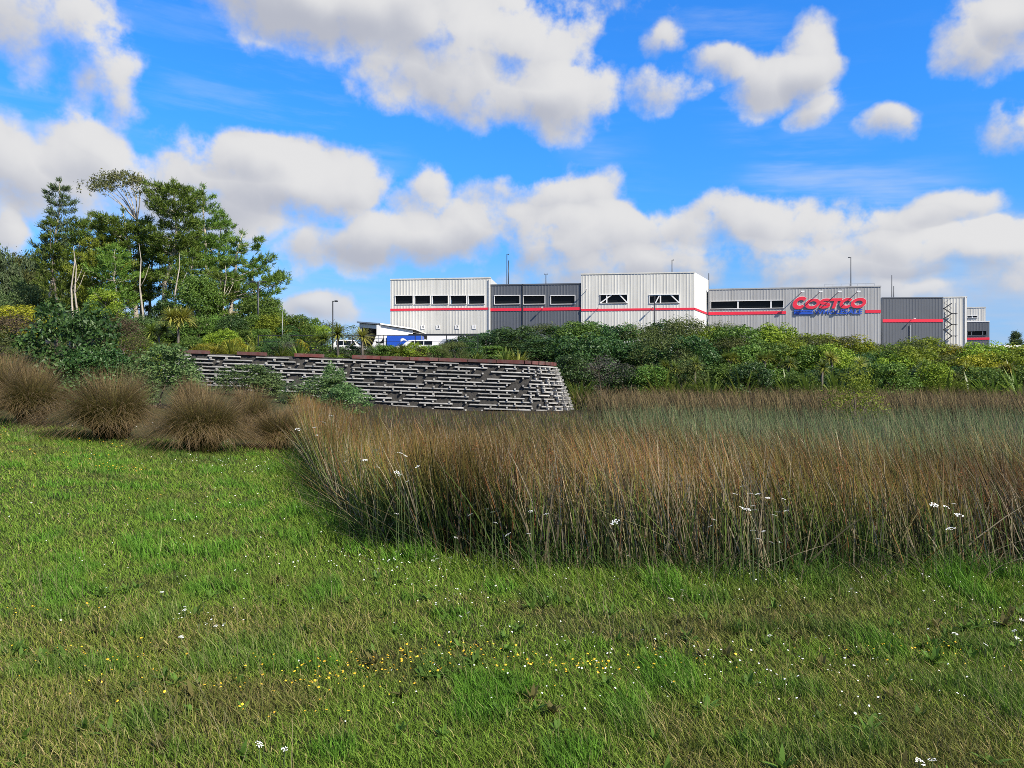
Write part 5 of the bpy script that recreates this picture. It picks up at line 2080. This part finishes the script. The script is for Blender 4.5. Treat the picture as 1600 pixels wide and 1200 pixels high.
def loose_stems(n, seed):
    """thicker pale and green stems that stand out of the mass, some bent or snapped"""
    g = np.random.default_rng(seed)
    x = g.uniform(-1.6, 9, n)
    y = yfront(x) + .05 + g.random(n) ** 1.5 * 1.6
    k = g.random(n) < .25
    yy = g.uniform(7.2, 18, n)
    d = .05 + g.random(n) ** 1.5 * 1.4
    x = np.where(k, xleft(yy) + d, x)
    y = np.where(k, yy, y)
    h = near_h(x, y) * (.5 + .55 * g.random(n))
    base = np.stack([x, y, H(x, y) - .03], -1)
    L = np.stack([g.normal(-.14, .20, n) * h, g.normal(0, .16, n) * h], -1)
    bent = g.random(n) < .12
    L[bent] = g.normal(0, .7, (int(bent.sum()), 2)) * h[bent][:, None]
    V, F, T_, m = ribbons(base, np.where(bent, h * .7, h), .008 + .006 * g.random(n), L, 1.35, 5, .10, face=g.normal(0, .8, n), taper=2.0)
    r = g.random(n)[:, None]
    q = g.random(n)
    c = lerp3((.20, .17, .11), (.36, .31, .21), q)
    c = np.where(r < .45, lerp3((.06, .11, .02), (.13, .18, .045), q), c)
    c = np.where((r > .45) & (r < .62), lerp3((.13, .075, .035), (.22, .12, .05), q), c)
    o = link('rushes', tri_mesh('loose_stems', V, F, M['blade'], {'col': np.repeat(c, m, 0)}))
    tag(o, 'thicker pale and green stems standing out at the edge of the rushes', 'rushes', kind='stuff')
    # rusty seed heads hanging in the upper half
    n2 = 520
    x = g.uniform(-1.5, 9, n2)
    y = yfront(x) + .02 + g.random(n2) * .5
    keep = g.random(n2) < ss(.42, .68, fnoise(x + 5, y, 1.2, 2))
    x, y = x[keep], y[keep]
    c = np.stack([x, y, H(x, y) + near_h(x, y) * (.45 + .45 * g.random(len(x)))], -1)
    C = np.repeat(c, 14, 0) + g.normal(0, 1, (len(c) * 14, 3)) * np.array([.012, .012, .035])
    V, F = leaf_quads(C, np.tile(np.array([0, -1.0, .2]), (len(C), 1)), np.full(len(C), .022), .4, .8)
    cc = np.repeat(lerp3((.11, .05, .022), (.24, .10, .035), g.random(len(C))), 4, 0)
    o = link('rush_seed_heads', tri_mesh('rush_seed_heads', V, F, M['blade'], {'col': cc}))
    tag(o, 'rusty brown seed heads hanging among the near rushes', 'seed heads', kind='stuff')


loose_stems(3800, 231)

# ------------------------------------------------------------------ lawn
def lawn_col(x, y, r1, r2):
    dry = fnoise(x, y * 1.6, .8, 3)
    far = ss(5.2, 6.4, y)
    lush = lerp3((.044, .080, .011), (.092, .148, .022), r1)
    olive = lerp3((.050, .076, .014), (.102, .118, .025), r1)
    straw = lerp3((.13, .105, .05), (.21, .175, .09), r1)
    # worn, drier turf near the path edge; a damp green margin along the rushes
    fine = fnoise(x + 31, y + 7, 2.6, 3)
    k = np.clip(ss(.40, .66, dry * .65 + fine * .35 + .06 * (1 - far) - .20 * far * ss(-11, -5, x) - .06), 0, 1)
    margin = ss(1.3, .15, np.minimum(yfront(x) - y, 9) * (x > -1.6) + 9 * (x <= -1.6)) * (y < yfront(x) + .5)
    k = k * (1 - margin * .85)
    c = lush * (1 - k[:, None]) + olive * k[:, None]
    s = (r2 > (.93 - .16 * k))[:, None] * .85
    worn = ss(.56, .72, fnoise(x - 12, y * 1.3 + 3, 1.3, 3))[:, None] * .38      # thin brown patches
    c = (c * (1 - s) + straw * s) * (1 - worn) + np.array([.06, .048, .024])[None] * worn
    return c * np.array([[2.1, 2.05, 1.7]])


def lawn_ring(n, ylo, yhi, xr, h0, h1, wid, segs, seed, half):
    g = np.random.default_rng(seed)
    y = ylo + (yhi - ylo) * g.random(n)
    x = g.uniform(-1, 1, n) * half * y
    ok = (x > xr[0]) & (x < xr[1]) & (inwet(x, y) < .35 + .3 * g.random(n))
    # the lawn stops at the tussock row and shrub bed
    edge = np.interp(x, [-30, -13, -9, -6.5, -5, -3], [23, 19.0, 17.4, 16.6, 19.5, 26])
    ok &= y < edge + g.normal(0, .15, n)
    x, y = x[ok], y[ok]
    k = len(x)
    tall = fnoise(x, y, 1.1, 3)
    margin = ss(1.0, .05, np.where(x > -1.6, yfront(x) - y, np.where(y > 7.5, xleft(y) - x, 9)))
    h = .8 * (h0 + (h1 - h0) * g.random(k) ** 1.6) * (.55 + .9 * tall) * (1 + .9 * margin)
    base = np.stack([x, y, H(x, y) - .005], -1)
    ang = g.random(k) * 6.283
    q = (.25 + .75 * g.random(k)) * h
    flat_ = g.random(k) < .10           # thatch lying in the sward
    q = np.where(flat_, 1.6 * h, q)
    clumpy = ss(.60, .75, vnoise(x, y, 3.1))
    h = np.where(flat_, h * .35, h * (1 + .7 * clumpy))
    L = np.stack([np.cos(ang) * q - .25 * h, np.sin(ang) * q], -1)
    V, F, T_, m = ribbons(base, h, wid * (.6 + .8 * g.random(k)), L, 1.6, segs, .12)
    c = lawn_col(x, y, g.random(k), g.random(k)) * (.65 + .6 * g.random(k))[:, None]
    c[flat_] = c[flat_] * .4 + np.array([.16, .125, .065]) * .6
    c = c * (1 - .3 * clumpy[:, None] * np.array([[1, .2, .6]]))
    return V, F, np.repeat(c, m, 0)


rings = [lawn_ring(180000, 2.4, 4.4, (-6, 6.5), .03, .10, .0050, 2, 201, 1.12),
         lawn_ring(145000, 4.4, 6.9, (-8, 9), .035, .11, .0065, 2, 202, 1.1),
         lawn_ring(110000, 6.9, 10.5, (-11, 0), .04, .12, .0105, 2, 203, .95),
         lawn_ring(170000, 10.5, 16, (-16, -2.5), .04, .12, .017, 1, 204, .95),
         lawn_ring(100000, 16, 27, (-24, -3), .05, .13, .024, 1, 205, .9)]
Vs, Fs, Cs, b = [], [], [], 0
for V, F, C in rings:
    Vs.append(V)
    Fs.append(F + b)
    Cs.append(C)
    b += len(V)
o = link('lawn_grass', tri_mesh('lawn_grass', np.concatenate(Vs), np.concatenate(Fs), M['blade'], {'col': np.concatenate(Cs)}))
tag(o, 'rough mown grass with dry patches covering the foreground', 'grass', kind='stuff')


def seed_stalks(n, seed):
    g = np.random.default_rng(seed)
    y = 2.8 + 4.2 * g.random(n) ** .9
    x = g.uniform(-1, 1, n) * .95 * y
    ok = (inwet(x, y) < .2) & (g.random(n) < ss(.35, .7, fnoise(x + 9, y, .9, 2)) + .12)
    x, y = x[ok], y[ok]
    k = len(x)
    h = .10 + .24 * g.random(k) ** 1.5
    base = np.stack([x, y, H(x, y)], -1)
    L = np.stack([(-.35 + g.normal(0, .35, k)) * h, g.normal(0, .3, k) * h], -1)
    V, F, T_, m = ribbons(base, h, np.full(k, .0032), L, 1.5, 3, .03)
    c = lerp3((.13, .135, .05), (.27, .235, .13), g.random(k))
    o = link('grass_stalks', tri_mesh('grass_stalks', V, F, M['blade'], {'col': np.repeat(c, m, 0)}))
    tag(o, 'thin dry seed stalks scattered through the foreground grass', 'grass', kind='stuff')


seed_stalks(3600, 211)


def margin_weeds(n, seed):
    """rank green grass and dead sedge at the foot of the rushes"""
    g = np.random.default_rng(seed)
    x = g.uniform(-1.7, 9, n)
    y = yfront(x) + g.normal(.12, .2, n)
    k = g.random(n) < .35
    yy = g.uniform(7, 20, n)
    x = np.where(k, xleft(yy) + g.normal(.1, .22, n), x)
    y = np.where(k, yy, y)
    ok = g.random(n) < ss(.25, .6, fnoise(x, y, 1.4, 2)) + .1
    x, y = x[ok], y[ok]
    m_ = len(x)
    h = .18 + .34 * g.random(m_)
    base = np.stack([x, y, H(x, y) - .02], -1)
    L = np.stack([g.normal(-.05, .5, m_) * h, g.normal(-.25, .4, m_) * h], -1)
    V, F, T_, m = ribbons(base, h, .006 + .005 * g.random(m_), L, 1.6, 4, .28)
    r = g.random(m_)
    c = np.where((r > .72)[:, None], lerp3((.14, .12, .07), (.24, .20, .13), g.random(m_)), lerp3((.03, .075, .012), (.075, .14, .03), g.random(m_)))
    o = link('margin_weeds', tri_mesh('margin_weeds', V, F, M['blade'], {'col': np.repeat(c, m, 0)}))
    tag(o, 'rank green grass and weeds along the foot of the rushes', 'weeds', kind='stuff')


margin_weeds(9000, 212)

def weed_rosettes(n, seed):
    g = np.random.default_rng(seed)
    parts, tints, b = [], [], 0
    for i in range(n):
        y = 2.9 + 3.3 * g.random() ** .9
        x = g.uniform(-.9, .9) * y
        if inwet(np.array([x]), np.array([y]))[0] > .1:
            continue
        V, F, T_ = strap_leaves(int(g.integers(7, 13)), .05 + .05 * g.random(), .014 + .012 * g.random(), int(g.integers(1e6)), up=.15, arch=.5, segs=3)
        V = V + np.array([x, y, Hs(x, y) + .012])
        parts.append((V, F))
        base = np.array([.075, .14, .022]) * (.8 + .7 * g.random()) if g.random() < .8 else np.array([.12, .11, .035])
        tints.append(np.repeat(base[None], len(V), 0) * (.7 + .6 * T_[:, None]))
    V, F = cat_mesh(parts)
    o = link('lawn_weeds', tri_mesh('lawn_weeds', V, F, M['blade'], {'col': np.concatenate(tints)}))
    tag(o, 'broad leaved weed rosettes low in the foreground grass', 'weeds', kind='stuff')


weed_rosettes(260, 221)

# ------------------------------------------------------------------ flowers
def flower_discs(name, x, y, lift, rad, mat, label, seed):
    g = np.random.default_rng(seed)
    k = len(x)
    c = np.stack([x, y, H(x, y) + lift], -1)
    K = 6
    tilt = np.stack([g.normal(0, .35, k), g.normal(-.25, .35, k), np.ones(k)], -1)
    tilt /= np.linalg.norm(tilt, axis=1)[:, None]
    a = np.cross(tilt, np.array([1.0, .2, .1]))
    a /= np.linalg.norm(a, axis=1)[:, None]
    b = np.cross(tilt, a)
    V = [c + tilt * rad[:, None] * .35]
    for i in range(K):
        q = 2 * math.pi * i / K
        rr_ = rad * (.75 + .5 * g.random(k))
        V.append(c + (a * math.cos(q) + b * math.sin(q)) * rr_[:, None])
    V = np.stack(V, 1).reshape(-1, 3)
    f = np.array([(0, 1 + i, 1 + (i + 1) % K) for i in range(K)])
    F = (np.arange(k)[:, None, None] * (K + 1) + f[None]).reshape(-1, 3)
    o = link(name, tri_mesh(name, V, F, M[mat]))
    tag(o, label, 'flowers', kind='stuff')


def scatter(centres, seed, spread):
    g = np.random.default_rng(seed)
    X, Y = [], []
    for (px, py, n, sx) in centres:
        z = EYE * 1200 / (py - 600)
        x0 = (px - 800) / 1200 * z
        n = max(3, int(n * .8))
        X.append(x0 + g.normal(0, sx * 1.6, n))
        Y.append(z + g.normal(0, sx * spread * 1.5, n))
    return np.concatenate(X), np.concatenate(Y)


x, y = scatter([(600, 1055, 46, .12), (680, 1040, 34, .16), (480, 1080, 46, .22), (540, 1075, 40, .12), (880, 1050, 30, .12), (820, 1055, 22, .12), (930, 1055, 26, .12), (100, 1025, 24, .16), (170, 1050, 22, .2), (60, 960, 22, .2), (420, 1130, 14, .10),
                (1440, 1025, 24, .14), (1350, 1035, 12, .2), (1100, 1045, 14, .3), (700, 1065, 16, .3), (220, 1090, 14, .15), (400, 1050, 16, .1), (720, 1030, 16, .07), (60, 1060, 14, .3), (980, 1060, 10, .2), (1580, 1040, 12, .2),
                (170, 758, 60, .35), (60, 725, 60, 1.2), (120, 790, 20, .8), (30, 745, 40, .9)], 301, .35)
g = np.random.default_rng(302)
flower_discs('yellow_flowers', x, y, .035 + .045 * g.random(len(x)), .0034 + .0048 * g.random(len(x)) ** 2 + .0006 * np.maximum(0, y - 5), 'petal_yellow', 'tiny yellow wildflowers dotted in bands through the grass', 303)
x, y = scatter([(700, 920, 60, .5), (1000, 905, 90, 1.0), (1250, 905, 80, 1.0), (1500, 930, 60, .6), (900, 1060, 50, .5), (1150, 1070, 60, .5), (1250, 1060, 30, .3), (330, 980, 16, .12), (310, 910, 30, .6), (720, 955, 9, .12), (500, 800, 70, 1.0), (380, 740, 90, .9), (250, 700, 70, .8), (600, 880, 40, .35), (1300, 1090, 30, .6), (200, 860, 50, 1.0), (640, 890, 30, .25), (430, 712, 60, .7)], 304, .5)
ok = inwet(x, y) < .7
x, y = x[ok], y[ok]
flower_discs('white_clover', x, y, .045 + .05 * rng.random(len(x)), .0035 + .004 * rng.random(len(x)) ** 2 + .0005 * np.maximum(0, y - 5), 'petal_white', 'tiny white clover heads scattered through the grass', 305)


# wild carrot: a stem with a flat white umbel
def umbel_mesh(seed):
    g = random.Random(seed)
    mb = MB()
    for i in range(34):
        a = g.random() * 6.28
        r = math.sqrt(g.random())
        x_, y_ = r * math.cos(a), r * math.sin(a)
        z_ = .16 * (1 - r * r) + g.uniform(-.03, .03)
        s = g.uniform(.10, .17)
        k = 5
        mb.add([(x_, y_, z_ + s * .3)] + [(x_ + s * math.cos(6.28 * j / k), y_ + s * math.sin(6.28 * j / k), z_) for j in range(k)], [(0, 1 + j, 1 + (j + 1) % k) for j in range(k)])
    return mb.mesh('umbel', M['petal_white'])


UMB = [umbel_mesh(s) for s in (1, 2, 3)]
principled('green_stem', (.07, .10, .03), .7)


def carrot(px, py, z, size, in_rush):
    p = P(px, py, z)
    g = Hs(p.x, p.y)
    h = max(.04, p.z - g)
    lab = ('wild carrot with a flat white flower head standing against the rushes' if in_rush else 'low white wild carrot flower head standing in the grass')
    o = empty('wild_carrot', (p.x, p.y, g), lab, 'flower', 'wild carrots at the rushes' if in_rush else 'wild carrots in the grass')
    lx = random.uniform(-.06, .06) * h
    MB().tube([(lx, 0, -.02), (lx * .4, 0, h * .5), (0, 0, h)], [.0028, .0024, .0018], 5).build('stem', M['green_stem'], o)
    c = link('flower_head', random.choice(UMB), o)
    c.location = (0, 0, h)
    c.scale = (size, size, size)
    c.rotation_euler = (random.uniform(.05, .55), random.uniform(-.3, .3), random.random() * 6)


def shore(px, py_guess=None):
    """distance of the near shore of the wetland seen in this photo column"""
    u = (px - 800) / 1200
    for z in np.arange(5.5, 22, .05):
        if inwet(np.array([u * z]), np.array([z]))[0] > .05:
            return float(z)
    return 12.0


for px, py, s in ((587, 704, 1.5), (570, 719, 1.1), (540, 721, 1), (625, 708, 1.1), (633, 712, .9), (620, 738, 1.1), (652, 729, .9), (590, 730, .8), (625, 742, .7), (637, 752, .6), (465, 671, 1.2), (492, 668, 1), (505, 660, .9), (518, 650, .9), (495, 680, .7),
                  (620, 803, 1.0), (735, 804, .8), (760, 795, .8), (770, 800, .9), (774, 817, 1.0), (794, 835, 1.2), (826, 834, .8), (854, 803, 1.0), (829, 799, .8), (961, 815, 1.5), (712, 840, .7),
                  (1148, 772, 1), (1160, 760, .8), (1172, 771, .9), (1184, 772, .9), (1160, 794, 1), (1168, 796, 1), (1176, 790, .8), (1180, 797, .9), (1200, 778, .8), (1215, 800, .9), (1229, 798, .9), (1210, 805, .8), (1115, 812, .9), (1110, 822, .8), (1225, 780, .7), (1177, 829, .9), (1184, 842, 1.0), (1206, 848, .9), (1193, 830, .7), (1218, 847, .6),
                  (1459, 789, 1.3), (1478, 792, 1.1), (1498, 805, 1.4), (1486, 826, 1.5), (1490, 787, .8), (683, 873, .8), (704, 872, .8), (743, 885, .7), (676, 876, .7), (980, 868, .6)):
    carrot(px, py, shore(px) - .30 - .15 * random.random(), .025 * s * (1 if px > 530 else 1.5), True)
for px, py, s in ((405, 1163, 1.4), (445, 1170, 1.0), (1437, 1190, 1.6), (1457, 1187, 1.3), (283, 995, 1.2), (310, 977, 1), (322, 974, 1), (337, 978, .9), (350, 975, 1), (288, 953, 1), (289, 948, .8), (253, 925, 1.1), (1203, 993, 1.1), (1492, 990, 1.5), (1540, 1007, 1.1), (1590, 998, 1.5), (1585, 985, 1.1), (1555, 972, 1), (1596, 968, 1.1), (1047, 935, 1.2), (1066, 922, 1.2), (1330, 920, 1), (720, 963, .9), (732, 957, .9), (753, 978, .9)):
    z = (EYE - .10) * 1200 / (py - 600)
    carrot(px, py, z, .0135 * s, False)
